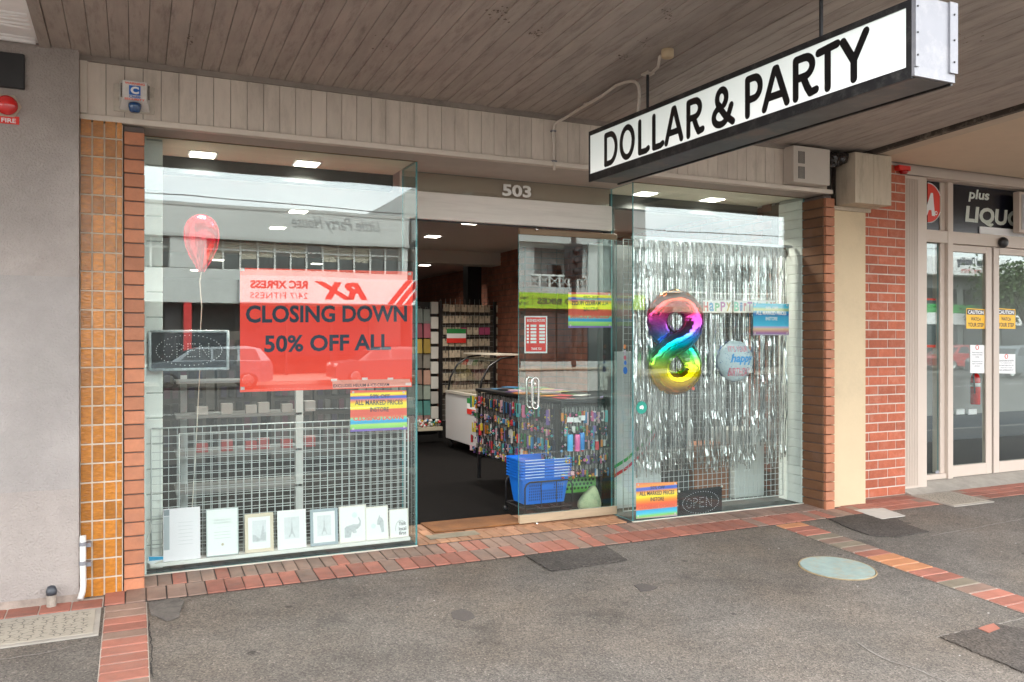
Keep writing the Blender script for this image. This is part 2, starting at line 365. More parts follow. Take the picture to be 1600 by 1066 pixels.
# ================================================================== GROUND
root = put(MB().add([(-120, -4.75, -.36), (200, -4.75, -.36), (200, -29, -.36), (-120, -29, -.36)], [(0,3,2,1)]), 'road', M_ROAD, kind='structure')
mb = MB(); mb.box(-120, 200, -4.75, -4.6, -.5, gz(-4.6)+.003); put(mb, 'kerb', M_CONC, kind='structure')
mb = MB(); xs = [-120, -8, 12, 200]
mb.add([(-120,-4.6,gz(-4.6)),(200,-4.6,gz(-4.6)),(200,0,0),(-120,0,0),(-120,.6,0),(200,.6,0)], [(0,1,2,3),(3,2,5,4)])
put(mb, 'footpath', M_ASP, kind='structure')
put(B(-600, 700, -700, 300, -1.2, -.9), 'ground', M_ROAD, kind='structure')
mb = MB(); mb.box(-120, 200, -40, -29, -.8, -.22); put(mb, 'opposite_footpath', M_CONC, kind='structure')
for yy, wd in ((-16.2, .12), (-26.0, .1)):
    mb = MB()
    for k in range(30): mb.add([(-40+k*4, yy, -.356), (-38+k*4, yy, -.356), (-38+k*4, yy+wd, -.356), (-40+k*4, yy+wd, -.356)], [(0,1,2,3)])
    put(mb, 'lane_marking', M_WHITE, kind='structure')

# paving
def paver(px, py, mt, t=.03):
    me = mesh0(MB().bbox(-px/2, px/2, -py/2, py/2, -t, 0, .0035), 'paver', mt); return me
def jit(a): return random.uniform(-a, a)
bed = put(MB().add([(-.155,-.47,gz(-.47)+.004),(5.9,-.47,gz(-.47)+.004),(5.9,0,.004),(-.155,0,.004)], [(0,1,2,3)]), 'brick_paving', M_JOINT, kind='structure')
tag(bed, 'band of brown and red clay pavers along the shopfront')
gA, gR = paver(.076, .205, M_PAVB), paver(.076, .205, M_PAVR)
gC, gD = paver(.101, .222, M_PAVR), paver(.101, .222, M_PAVB)
x = .085
while x < 5.36:
    o = piece(gR if random.random() < .12 else gA, 'paver', bed, (x+jit(.002), -.125+jit(.003), gz(-.125)+.010+jit(.0015))); o.rotation_euler = (SL, 0, jit(.012)); x += .082
x = -.10
while x < 4.62:
    near = .3 if 1.9 < x < 2.6 else .15
    o = piece(gD if random.random() < near else gC, 'paver', bed, (x+jit(.002), -.350+jit(.003), gz(-.350)+.010+jit(.0015))); o.rotation_euler = (SL, 0, jit(.012)); x += .107
x = 4.68
while x < 5.55:
    o = piece(gD if random.random() < .35 else gC, 'paver', bed, (x, -.350, gz(-.350)+.010+jit(.0015))); o.rotation_euler = (SL, 0, jit(.012)); x += .107
# entrance paving
ent = put(MB().add([(1.80,.0,.004),(3.59,.0,.004),(3.59,.62,.004),(1.80,.62,.004)], [(0,1,2,3)]), 'entrance_paving', M_JOINT, kind='structure')
tag(ent, 'brown clay pavers in the recessed doorway')
gE = paver(.077, .195, mat('paver_doorway', (.33, .165, .09), .6, var=.2, scale=9, rnd=.2, bump=.2, dirt=(.2, .10, .05), dirt_amt=.5, dirt_scale=4))
for r_ in range(3):
    x = 1.845+.04*(r_ % 2)
    while x < 3.56:
        o = piece(gE, 'paver', ent, (x+jit(.002), .105+r_*.2, .012+jit(.0012))); o.rotation_euler = (0, 0, jit(.012)); x += .0825
put(MB().box(1.93, 2.32, .10, .225, .013, .0165), 'threshold_plate', mat('worn_plate', (.20, .17, .12), .5, var=.3, scale=10, rnd=0), ent)
tag(put(MB().bbox(2.02, 2.78, .27, .60, .0142, .026, .003), 'doormat', mat('coir_mat', (.17, .07, .022), .95, var=.35, scale=5, bump=.6, bscale=160, dirt=(.09, .05, .03), dirt_amt=.8, dirt_scale=3)), 'worn orange brown mat lying in the open doorway', 'doormat')
# paver strips running to the kerb
def strip(x0, x1, y0, y1, pitch, mlist, label, joint):
    b = put(MB().add([(x0,y1,gz(y1)+.004),(x1,y1,gz(y1)+.004),(x1,y0,gz(y0)+.004),(x0,y0,gz(y0)+.004)], [(0,1,2,3)]), 'paver_strip', joint, kind='structure'); tag(b, label)
    ms = [paver(x1-x0-.008, pitch-.009, m) for m in mlist]; y = y0-pitch/2
    while y > y1:
        o = piece(random.choice(ms), 'paver', b, ((x0+x1)/2, y, gz(y)+.009+jit(.001))); o.rotation_euler = (SL, 0, jit(.008)); y -= pitch
strip(4.60, 4.86, -.475, -4.55, .111, [M_PAVR, M_PAVR, M_PAVO, mat('paver_orange', (.44, .19, .09), .7, var=.12, rnd=.12), M_PAVB], 'narrow strip of red and olive pavers crossing the footpath on the right', M_JOINTL)
strip(-.150, .062, -.475, -4.55, .100, [M_PAVR, M_PAVR, M_PAVB], 'narrow strip of red pavers crossing the footpath on the left', M_JOINTL)
b2 = put(MB().add([(-4,-.475,gz(-.475)+.004),(-.157,-.475,gz(-.475)+.004),(-.157,-.30,gz(-.3)+.004),(-4,-.30,gz(-.3)+.004)], [(0,1,2,3)]), 'wall_edge_paving', M_JOINTL, kind='structure')
gW = paver(.148, .135, M_PAVR); x = -.238
while x > -3.9:
    o = piece(gW, 'paver', b2, (x, -.403, gz(-.40)+.009+jit(.001))); o.rotation_euler = (SL, 0, 0); x -= .154
b3 = put(MB().add([(5.55,-.47,gz(-.47)+.004),(14,-.47,gz(-.47)+.004),(14,-.05,.004),(5.55,-.05,.004)], [(0,1,2,3)]), 'side_paving', M_PAVB, kind='structure')
gS = paver(.225, .108, M_PAVR)
for r_ in range(3):
    x = 5.70+.11*(r_ % 2)
    while x < 10:
        if not (6.4 < x < 7.2 and r_ < 3): 
            o = piece(gS, 'paver', b3, (x, -.40+r_*.116, gz(-.40+r_*.116)+.009+jit(.001))); o.rotation_euler = (SL, 0, jit(.01))
        x += .232
# covers and patches
def ground_poly(px, dz, name, m, label, rough=0.0, **kw):
    ps = [gp(u, v) for u, v in px]
    if rough:
        q = []
        for i, p in enumerate(ps):
            n_ = ps[(i+1) % len(ps)]; k = max(2, int((n_-p).length/.03))
            for j in range(k):
                z = p.lerp(n_, j/k); q.append(Vector((z.x+jit(rough), z.y+jit(rough), z.z)))
        ps = q
    mb = MB().prism([Vector((p.x, p.y, gz(p.y)+dz-.006)) for p in ps], (0, 0, .006))
    o = put(mb, name, m, **kw); return tag(o, label)
ground_poly([(823,871), (946,854.5), (980,877), (861,894)], .0105, 'asphalt_patch', M_ASPD, 'dark rectangular asphalt patch against the red pavers', .006, kind='structure')
ground_poly([(1296,812), (1340,804), (1392,806), (1420,822), (1452,832), (1400,840), (1362,838), (1330,828)], .0085, 'asphalt_patch', M_ASPD, 'dark rough asphalt patch beside the pale concrete slab', .007, kind='structure')
ground_poly([(1468,997), (1556,977), (1600,985), (1640,1000), (1680,1080), (1600,1053)], .0085, 'asphalt_patch', M_ASPD, 'coarse asphalt patch at the right front of the footpath', .007, kind='structure')
ground_poly([(232,944), (280,936), (287,942), (280,966), (262,972), (236,962)], .0095, 'cement_patch', mat('grey_cement', (.115, .10, .088), .9, var=.3, scale=18, bump=.6, bscale=60), 'lumpy grey cement patch at the head of the left paver strip', .004, kind='structure')
ground_poly([(1334,799), (1380,796), (1415,808), (1378,813)], .0125, 'concrete_slab', mat('pale_slab', (.50, .47, .43), .8, var=.12, scale=12, dirt=(.2,.18,.16), dirt_amt=.5), 'pale cracked concrete slab in front of the cream pilaster', .004, kind='structure')
ground_poly([(1528,985), (1552,977), (1562,985), (1545,992)], .0125, 'marker_brick', M_PAVR, 'red brick stub sunk in the coarse asphalt patch', .002, kind='structure')
# cracks, litter and scuffs on the asphalt
def crack(px, m, wd, label):
    ps = [gp(u, v) for u, v in px]; mb = MB(); q = []
    for a, b in zip(ps[:-1], ps[1:]):
        k = max(2, int((b-a).length/.04))
        for j in range(k): z = a.lerp(b, j/k); q.append(Vector((z.x+jit(.007), z.y+jit(.007), 0)))
    for a, b in zip(q[:-1], q[1:]):
        n_ = Vector((-(b-a).y, (b-a).x, 0)).normalized()*wd*random.uniform(.5, 1.3)
        vs = [a-n_, a+n_, b+n_, b-n_]; mb.add([(p.x, p.y, gz(p.y)+.0032) for p in vs], [(0,1,2,3)])
    tag(put(mb, 'crack', m, kind='structure'), label)
m_cl = mat('pale_crack', (.22, .20, .175), .9, var=.3, scale=40); m_cd = mat('dark_crack', (.03, .026, .024), .95)
crack([(1452, 838), (1520, 826), (1600, 811), (1700, 790)], m_cl, .006, 'pale sealed crack across the footpath on the right')
crack([(1462, 997), (1556, 976), (1620, 962)], m_cl, .005, 'pale edge crack above the coarse patch')
crack([(1340, 1005), (1380, 1030), (1440, 1050), (1500, 1075)], m_cl, .004, 'faint pale crack near the right front')
crack([(232, 970), (236, 1010), (240, 1066)], m_cd, .003, 'dark joint along the right side of the left paver strip')
crack([(0, 1032), (80, 1019), (156, 1001)], m_cl, .004, 'pale worn line below the left pit cover')
mb = MB(); rq = random.Random(31)
for k in range(150):
    x, y = rq.uniform(-1.2, 7), rq.uniform(-3.3, -.5); e = rq.uniform(.002, .0065); a = rq.uniform(0, 6)
    mb.add([(x+e*math.cos(a+j*1.57)*(1+.5*(j % 2)), y+e*math.sin(a+j*1.57), gz(y)+.0036+e*.15*(j % 2)) for j in range(4)], [(0,1,2,3)], rq.randrange(3))
tag(put(mb, 'litter_flecks', [mat('fleck_white', (.55,.52,.48), .8), mat('fleck_tan', (.30,.23,.15), .8), mat('fleck_dark', (.04,.035,.03), .8)], kind='stuff'), 'tiny pale and dark flecks of litter and gum scattered on the asphalt', 'litter')
# stains
for px, lb in (([(990,915), (1004,912), (1012,914), (1028,918), (1016,924), (1000,925), (996,919)], 'dark star shaped stain on the asphalt'),
               ([(705,957), (722,952), (738,958), (742,966), (726,971), (708,967)], 'dark oval oil stain on the asphalt')):
    ground_poly(px, .0035, 'stain', mat('stain', (.085, .072, .066), .75, var=.15, scale=80, bump=.3, bscale=150), lb, .003, kind='structure')
# painted round cover
c0 = gp(1308, 888); cov = thing('round_pit_cover', 'round pit cover painted pale blue and flaking, in the asphalt', 'pit cover', (c0.x, c0.y, gz(c0.y)))
mc = mat('flaking_blue_paint', (.27, .345, .32), .7, var=.12, scale=14, dirt=(.36, .30, .21), dirt_amt=1.0, dirt_scale=11, bump=.2)
mb = MB(); n_ = 48
mb.prism([Vector((c0.x+.232*math.cos(2*PI*k/n_), c0.y+.232*math.sin(2*PI*k/n_), gz(c0.y+.232*math.sin(2*PI*k/n_))-.002)) for k in range(n_)], (0, 0, .009)); put(mb, 'lid', mc, cov)
mb = MB()
mb.tube([Vector((c0.x+.24*math.cos(2*PI*k/n_), c0.y+.24*math.sin(2*PI*k/n_), gz(c0.y+.24*math.sin(2*PI*k/n_))+.001)) for k in range(n_+1)], .006, 5, cap=False); put(mb, 'rim', mat('rim_rust', (.30, .22, .12), .8, var=.3), cov)
def pit(x0, x1, y0, y1, label):
    t = thing('concrete_pit_cover', label, 'pit cover', ((x0+x1)/2, (y0+y1)/2, gz((y0+y1)/2)))
    zz = lambda y: gz(y)
    mb = MB().prism([(x0,y0,zz(y0)+.002),(x1,y0,zz(y0)+.002),(x1,y1,zz(y1)+.002),(x0,y1,zz(y1)+.002)], (0,0,.008)); put(mb, 'frame', M_CONC, t)
    i = .028
    mb = MB().prism([(x0+i,y0+i,zz(y0+i)+.008),(x1-i,y0+i,zz(y0+i)+.008),(x1-i,y1-i,zz(y1-i)+.008),(x0+i,y1-i,zz(y1-i)+.008)], (0,0,.005)); put(mb, 'slab', mat('pit_slab', (.36, .32, .26), .85, var=.1, dirt=(.2,.18,.15), dirt_amt=.4), t)
    mb = MB(); a, b_, c_ = x0+i, y0+i, random.Random(3)
    nx = int((x1-x0)/.05); ny = int((y1-y0)/.045)
    for ix in range(nx):
        for iy in range(ny):
            cx = a+.02+(ix+.25+.5*c_.random())*(x1-x0-2*i-.04)/nx; cyy = b_+.015+(iy+.25+.5*c_.random())*(y1-y0-2*i-.03)/ny; an = c_.random()*PI
            for q in (0, 2.1, 4.2):
                dx, dy = .021*math.cos(an+q), .021*math.sin(an+q); nx_, ny_ = -dy*.13, dx*.13; z = zz(cyy)+.0136
                mb.add([(cx-nx_,cyy-ny_,z),(cx+dx-nx_,cyy+dy-ny_,z+SL*dy),(cx+dx+nx_,cyy+dy+ny_,z+SL*dy),(cx+nx_,cyy+ny_,z)], [(0,1,2,3)])
    o = put(mb, 'crack_pattern', mat('crack_groove', (.17, .15, .125), .9), t); o['kind'] = 'stuff'
pit(-1.25, -.165, -.885, -.49, 'cream concrete pit cover with crazed pattern by the left paver strip')
pit(6.55, 7.08, -.57, -.125, 'cream concrete pit cover below the brick pier on the right')

# ================================================================== LEFT NEIGHBOUR WALL
t = thing('rendered_wall', 'grey mauve rendered wall at the left edge beside the tiled pier', 'wall', (-1.8, -.32, 0))
put(B(-6, -.283, -.32, .4, -.1, 3.075), 'wall_face', M_REND, t)
put(B(-6, -.2835, -.3212, -.3195, .62, 1.80), 'repaint_band', mat('repaint', (.335, .305, .288), .9, var=.14, scale=2.2, bump=.9, bscale=90, dirt=(.29, .27, .25), dirt_amt=.8, dirt_scale=1.5), t)
mb = MB(); mb.add([(-3, -.322, gz(-.32)), (-.283, -.322, gz(-.32)), (-.283, -.326, .03), (-3, -.326, .05)], [(0,1,2,3)]); put(mb, 'base_stain', mat('damp_render', (.32, .26, .22), .95, var=.3, scale=12, bump=.5), t)
a = at(-60, 83, -.325); b = at(39, 141, -.325)
tag(put(MB().bbox(a.x, b.x, -.345, -.321, b.z, a.z+.03, .004), 'black_signboard', M_BLACK), 'end of a matt black signboard fixed high on the grey wall', 'signboard')
p = at(11, 165, -.33); fs_ = thing('fire_strobe', 'red domed fire strobe above a FIRE label on the grey wall', 'fire alarm', (p.x, -.32, p.z-.07))
mb = MB(); mb.lathe((p.x, -.32, p.z), [(.068, -.0), (.068, -.006)], 6, axis='Y', smooth=False); put(mb, 'back_plate', M_CREAMD, fs_)
mb = MB(); mb.lathe((p.x, -.327, p.z), [(.053, 0), (.053, -.015), (.047, -.033), (.033, -.046), (.015, -.052)], 24, axis='Y'); put(mb, 'dome', mat('red_lens', (.65, .01, .01), .08, coat=1), fs_)
a = at(-4, 192, -.322); b = at(30, 183, -.322)
put(MB().box(a.x, b.x, -.3245, -.3205, a.z, b.z), 'label_plate', M_RED, fs_); textpx('FIRE', 2, 25, 183.8, 190.6, -.326, M_PAPER, fs_, .02)
# white neighbour soffit
t = thing('white_soffit', 'white painted pressed soffit with wavy moulding at the top left corner', 'ceiling', (-1.6, -1.5, 3.08))
M_SOFW = mat('white_soffit_paint', (.92, .91, .90), .6, var=.05, scale=3, bump=.5, bscale=9, stretch=(1, 3, 1))
put(B(-6, -.475, -3.42, -.32, 3.077, 3.2), 'soffit_panel', M_SOFW, t)
for k in range(7):
    mb = MB(); y = -.36-k*.05-(.1 if k > 1 else 0)
    mb.tube([Vector((-.49-j*.08, y+.012*math.sin(j*.9+k)*(k % 3), 3.078)) for j in range(34)], .010+.012*(k == 0), 6); put(mb, 'moulding', M_SOFW, t)
# pipe and stub
t = thing('downpipe', 'short white plastic pipe with two metal saddles beside the tiled pier', 'pipe', at(124, 938, -.33))
pts = [at(129.5, 837, -.335), at(129.5, 880, -.335), at(130, 915, -.335), at(129, 924, -.34), at(125, 937, -.36)]
put(MB().tube(pts, .0165, 10), 'pipe', M_PVC, t)
for v in (850, 880):
    p = at(129.5, v, -.335); mb = MB(); mb.cyl((p.x, p.y, p.z-.011), (p.x, p.y, p.z+.011), .0185, 12); q = at(139, v, -.292); mb.box(p.x, q.x+.012, -.322, -.262, q.z-.011, q.z+.011); put(mb, 'saddle', M_ALUW, t)
t = thing('pipe_stub', 'rusty capped pipe stub sticking out at the foot of the grey wall', 'pipe', gp(82, 945))
p = gp(82, 944); mb = MB(); mb.cyl((p.x, -.37, gz(-.37)), (p.x, -.37, .055), .024, 12); put(mb, 'pipe', mat('stained_pipe', (.28, .24, .20), .7, var=.3, scale=20), t)
put(MB().lathe((p.x, -.37, .055), [(.025, 0), (.028, .02), (.02, .045), (.008, .05)], 12), 'cap', mat('dark_cap', (.04, .045, .055), .4), t)

# ================================================================== TILED PIER, BRICK PIERS
t = thing('tiled_pier', 'narrow pier faced with glazed orange brown tiles left of the shop window', 'pier', (-.17, -.25, 0))
put(B(-.281, -.062, -.254, .3, -.1, 2.69), 'pier_core', M_TILEG, t)
me = mesh0(MB().bbox(-.0268, .0268, -.007, .007, -.0500, .0500, .002), 'tile', M_TILE)
me2 = mesh0(MB().bbox(-.0130, .0130, -.007, .007, -.0500, .0500, .002), 'tile', M_TILE)
for r_ in range(25):
    z = .055-.02+r_*.1093
    for cx in (-.2505, -.1885, -.1265): piece(me, 'tile', t, (cx, -.252+jit(.001), z))
    piece(me2, 'tile', t, (-.0795, -.252, z))
t = thing('brick_pier', 'slim pier of single salmon bricks between the tiles and the window', 'pier', (0, -.24, 0))
put(B(-.058, .050, -.232, .3, -.1, 2.69), 'pier_core', M_MORTD, t)
me = mesh0(MB().bbox(-.0555, .0525, -.02, .02, -.037, .037, .003), 'brick', M_BRICKC)
for r_ in range(34):
    z = .022+r_*.0812
    if z < 2.65: piece(me, 'brick', t, (jit(.0012), -.226+jit(.0015), z))
# right column
t = thing('brick_pier', 'brown brick pier at the right end of the shop window', 'pier', (5.4, -.2, 0))
put(B(5.372, 5.455, -.222, .3, -.1, 2.69), 'pier_core', M_MORTD, t)
mR = mesh0(MB().bbox(-.054, .054, -.125, .125, -.037, .037, .003), 'brick', [M_BRICKB])
mF = mesh0(MB().bbox(-.05, .05, -.02, .02, -.037, .037, .003), 'brick', [M_BRICKC])
for r_ in range(33):
    z = .028+r_*.0812
    piece(mR, 'brick', t, (5.413+jit(.0012), -.102, z)); piece(mF, 'brick', t, (5.419, -.2315, z-.0004))
    WP[t]
# ================================================================== CANOPY
t = thing('canopy_ceiling', 'long weathered grey brown boarded canopy ceiling over the footpath', 'canopy ceiling', (2.7, -2, CZ))
y0, y1 = -.2, -3.42
put(MB().prism([(-.47,y0,cz(y0)+.02),(-.47,y1,cz(y1)+.02),(-.47,y1,cz(y1)+.15),(-.47,y0,cz(y0)+.15)], (6.29,0,0)), 'deck', M_DARKGAP, t)
def board_mesh(w_, L_):
    return mesh0(MB().bbox(-w_/2, w_/2, -L_/2, L_/2, -.009, .009, .0025), 'board', M_CEIL)
bmsh = board_mesh(.0955, 3.22); x = -.37
while x < 5.75:
    o = piece(bmsh, 'board', t, (x, (y0+y1)/2, cz((y0+y1)/2)+.009+jit(.0016))); o.rotation_euler = (math.atan(-.04), 0, 0); x += .0975
mb = MB(); mb.prism([(-.475,y0,cz(y0)-.012),(-.475,y1,cz(y1)-.012),(-.475,y1,cz(y1)+.02),(-.475,y0,cz(y0)+.02)], (.055,0,0)); put(mb, 'edge_batten', M_CEIL, t)
mb = MB(); mb.prism([(5.745,-.34,cz(-.34)-.03),(5.745,y1,cz(y1)-.03),(5.745,y1,cz(y1)+.03),(5.745,-.34,cz(-.34)+.03)], (.05,0,0)); put(mb, 'joint_strip', mat('flaking_joint', (.06, .045, .035), .8, dirt=(.35,.29,.23), dirt_amt=.9, dirt_scale=7), t)
mb = MB(); mb.box(-.42, 5.4, -.262, -.242, CZ-.022, CZ+.012); put(mb, 'wall_batten', mat('wall_batten_paint', (.26, .22, .19), .7, var=.2, dirt=(.05,.04,.035), dirt_amt=.8), t)
mb = MB(); mb.box(-.47, 5.8, -3.50, -3.425, cz(-3.42)-.004, cz(-3.42)+.35); put(mb, 'edge_fascia', M_FASC, t)
rp_ = random.Random(8)
for (u, v, su, sv, nfl) in ((778, 22, 16, 16, 26), (838, 52, 14, 10, 20), (1043, 20, 9, 12, 14), (972, 88, 10, 8, 14), (1008, 66, 9, 8, 12), (300, 60, 12, 20, 10), (600, 60, 20, 20, 8), (1500, 60, 30, 15, 14)):
    mb = MB()
    for k in range(nfl):
        c = cp(u+rp_.gauss(0, su*.5), v+rp_.gauss(0, sv*.5)); e = rp_.uniform(.002, .0075); a = rp_.uniform(0, 6)
        if c.y > -3.35: mb.add([(c.x+e*math.cos(a+j*1.05)*rp_.uniform(.5, 1.3), c.y+e*1.6*math.sin(a+j*1.05)*rp_.uniform(.5, 1.3), cz(c.y)-.0025-.0016) for j in range(6)], [tuple(range(6))])
    if mb.v: put(mb, 'peeling_spots', mat('bare_timber', (.13, .10, .08), .9), t)['kind'] = 'stuff'
# neighbour canopy
t = thing('cream_canopy_ceiling', 'smooth cream canopy ceiling of the liquor shop on the right', 'canopy ceiling', (8, -2, 3.15))
put(MB().prism([(5.80,-.1,cz(-.1)+.03),(5.80,-3.45,cz(-3.45)+.03),(5.80,-3.45,cz(-3.45)+.2),(5.80,-.1,cz(-.1)+.2)], (14,0,0)), 'ceiling_sheet', M_CCEIL, t)
put(MB().prism([(5.797,-.34,cz(-.3)-.02),(5.797,-3.45,cz(-3.45)-.02),(5.797,-3.45,cz(-3.45)+.028),(5.797,-.34,cz(-.3)+.028)], (.17,0,0)), 'cover_strip', mat('cream_cover', (.52, .43, .33), .7, var=.08), t)
put(B(5.8, 19.8, -3.55, -3.455, 3.2, 3.6), 'edge_fascia', M_CREAMD, t)
# fascia
t = thing('boarded_fascia', 'fascia of upright cream grey boards above the shopfront', 'fascia', (2.6, -.24, 2.7))
FX0, FX1 = -.283, 5.36
put(B(FX0, 5.455, -.228, -.05, 2.715, CZ+.05), 'backing', M_DARKGAP, t)
bz0, bz1 = 2.735, CZ-.005
bm_ = mesh0(MB().bbox(-.0475, .0475, -.008, .008, 0, bz1-bz0, .002), 'board', M_FASC)
x = FX0+.085
while x < 5.38:
    piece(bm_, 'board', t, (x, -.234+jit(.0008), bz0)); x += .0972
put(MB().bbox(FX0, 5.44, -.262, -.2, 2.70, 2.735, .004), 'bottom_rail', M_TRIM, t)
put(MB().bbox(FX0, FX0+.038, -.258, -.2, 2.737, bz1, .003), 'end_stile', M_TRIM, t)
put(B(-.062, 5.40, -.198, .03, 2.700, 2.712), 'soffit_board', M_SOFF, t)
put(B(1.8, 3.59, .03, .36, 2.700, 2.712), 'soffit_board', M_SOFF, t)

# ================================================================== UNSEEN BUILDING MASS, added to keep sun out of the interior
t = thing('sun_block_building', 'unseen brick shell of the shop building, added above the canopy to block the sun', 'building', (2.6, 0, 0))
put(B(-6, 20, -.2, .2, CZ+.16, 7.5), 'upper_wall', M_BRICKR, t)
put(B(-6, 20, -.2, 15, 7.5, 7.7), 'roof', M_GREYC, t)
put(B(-6, 20, 15, 15.3, -.1, 7.5), 'rear_wall', M_GREYC, t)
put(B(-6.3, -6, -.2, 15, -.1, 7.5), 'side_wall', M_GREYC, t); put(B(20, 20.3, -.2, 15, -.1, 7.5), 'side_wall', M_GREYC, t)
put(B(-6, 20, .2, 15, CZ+.2, CZ+.4), 'upper_floor', M_GREYC, t)

# ================================================================== SHOP INTERIOR
IZ = 2.712
put(B(-.05, 5.45, .62, 12.5, -.02, .004), 'carpet_floor', M_CARPET, kind='structure')
put(B(.055, 1.79, .02, .62, -.02, .003), 'display_floor', mat('display_floor', (.05, .06, .06), .8, var=.2), kind='structure')
put(B(3.60, 5.36, .02, .62, -.02, .003), 'display_floor', mat('display_floor', (.05, .06, .06), .8), kind='structure')
put(B(-.05, 5.6, .62, 12.6, IZ, IZ+.05), 'interior_ceiling', M_ICEIL, kind='structure')
put(B(.05, 1.80, .03, .619, IZ+.001, IZ+.05), 'display_ceiling', M_DCEIL, kind='structure')
put(B(3.585, 5.37, .03, .619, IZ+.001, IZ+.05), 'display_ceiling', M_DCEIL, kind='structure')
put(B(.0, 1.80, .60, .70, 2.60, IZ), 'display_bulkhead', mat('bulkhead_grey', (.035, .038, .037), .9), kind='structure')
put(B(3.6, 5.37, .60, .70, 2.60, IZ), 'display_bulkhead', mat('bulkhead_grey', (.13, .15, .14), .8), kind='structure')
put(B(-.15, .055, .3, 12.6, -.02, IZ), 'interior_wall_left', M_IWALL, kind='structure')
put(B(-.15, 5.7, 12.6, 12.7, -.02, IZ), 'interior_wall_rear', M_IWALL, kind='structure')
put(B(.05, 4.84, 5.4, 5.75, 2.53, IZ-.002), 'ceiling_beam', mat('beam_paint', (.42, .40, .36), .8), kind='structure')
wr = put(B(5.45, 5.6, .3, 12.6, -.02, IZ), 'interior_wall_right', mat('dark_mortar_inside', (.12, .08, .06), .9), kind='structure')
mb = MB()
for r_ in range(33):
    z = .04+r_*.082; y = .5+(r_ % 2)*.12
    while y < 12.4: mb.box(5.442, 5.452, y, y+.228, z, z+.072); y += .24
o = put(mb, 'brickwork', mat('interior_brick', (.24, .085, .05), .85, var=.3, scale=6, dirt=(.1,.05,.035), dirt_amt=.6, dirt_scale=4), wr); o['kind'] = 'stuff'
pr = put(B(4.84, 5.44, 4.6, 5.9, -.02, IZ-.002), 'interior_pier', mat('dark_mortar_inside', (.12, .08, .06), .9), kind='structure')
mb = MB()
for r_ in range(33):
    z = .04+r_*.082; y = 4.62+(r_ % 2)*.12
    while y < 5.85: mb.box(4.832, 4.842, y, min(y+.228, 5.89), z, z+.072); y += .24
    x = 4.85
    while x < 5.4: mb.box(x, min(x+.228, 5.44), 4.592, 4.602, z, z+.072); x += .24
o = put(mb, 'brickwork', MATS['interior_brick'], pr); o['kind'] = 'stuff'
tag(put(B(4.56, 4.78, 6.0, 6.2, 0.0, 2.62), 'steel_post', M_BLACK), 'black square post rising behind the hanging rack', 'post')
# downlights
dl0 = thing('downlight', 'square recessed ceiling light', 'downlight', (0, 0, IZ), group='square ceiling lights inside the shop')
put(MB().box(-.095, .095, -.095, .095, IZ-.004, IZ-.001), 'trim', M_WHITE, dl0)
put(MB().box(-.078, .078, -.078, .078, IZ-.010, IZ-.0045), 'diffuser', emis('downlight_glow', (1, .93, .80), 5.5*K/.15*.30), dl0)
spots = [((.42, .45), 'ceiling light over the left end of the left window display'), ((1.12, .45), 'ceiling light over the right end of the left window display'),
         ((4.0, .45), 'ceiling light over the left end of the right window display'), ((4.72, .45), 'ceiling light over the right end of the right window display'),
         ((1.46, 2.7), 'ceiling light nearest behind the left window display'), ((1.46, 3.98), 'second ceiling light back behind the left window'),
         ((3.30, 2.73), 'ceiling light nearest above the open doorway'), ((3.30, 3.99), 'second ceiling light back above the doorway, before the beam'),
         ((4.45, 7.7), 'ceiling light beyond the beam seen through the doorway'), ((2.74, 8.2), 'ceiling light beyond the beam seen above the closing down poster'),
         ((1.2, 8.2), 'ceiling light far back seen low in the red balloon area'), ((1.0, 10.4), 'rearmost ceiling light low in the left window'), ((4.9, 2.6), 'ceiling light behind the silver curtain')]
for k, ((x, y), lb) in enumerate(spots):
    if k == 0:
        for ob in [dl0]: ob.location = (x, y, IZ); 
        WP[dl0] = Vector((x, y, IZ)); dl0['label'] = lb; o = dl0
    else: o = dup(dl0, (x-WP[dl0].x, y-WP[dl0].y, 0), lb)
    ld = bpy.data.lights.new('downlight_lamp', 'AREA'); ld.shape = 'SQUARE'; ld.size = .15; ld.color = (1, .93, .82); ld.energy = (7.0 if y < 1 else 8.0)*LAMP; ld.spread = math.radians(125 if y < 1 else 150)
    lo = bpy.data.objects.new('downlight_lamp', ld); link(lo, None, (x, y, IZ-.016)); lo.parent = o; lo.location = (0, 0, -.016)

# ================================================================== GLAZING
def pane(x0, x1, y0, y1, z0, z1, gm, parent, name='glass_pane', bevel=True):
    # faces of the sheet are glass, its narrow sides show the green edge
    mb = MB().box(x0, x1, y0, y1, z0, z1, 0)
    thin_x = (x1-x0) < (y1-y0)
    for i, f in enumerate(mb.f):
        nrm = (mb.v[f[1]]-mb.v[f[0]]).cross(mb.v[f[2]]-mb.v[f[1]])
        big = abs(nrm.x) > max(abs(nrm.y), abs(nrm.z)) if thin_x else abs(nrm.y) > max(abs(nrm.x), abs(nrm.z))
        mb.m[i] = 0 if big else 1
    return put(mb, name, [gm, M_GEDGE], parent)
WZ = 2.697
t = thing('shop_window', 'large frameless glass shop window left of the doorway', 'window', (.93, 0, 0)); winL = t
pane(.052, 1.800, 0, .010, .012, WZ, G_CLEAR, t)
pane(1.790, 1.800, .011, .33, .012, WZ, G_CLEAR, t, 'return_pane')
put(MB().bbox(.050, 1.802, -.006, .016, .0, .0115, .002), 'sill_bead', M_EDGEB, t); put(B(.05, 1.80, -.004, .016, WZ, WZ+.003), 'head_bead', mat('sealant', (.30, .20, .10), .7, dirt=(.04,.03,.02), dirt_amt=.8, dirt_scale=5), t)
put(MB().box(.051, .066, .011, .03, .012, WZ), 'side_bead', M_WHITEB, t)
t = thing('shop_window', 'frameless glass shop window with silver curtain right of the doorway', 'window', (4.5, 0, 0)); winR = t
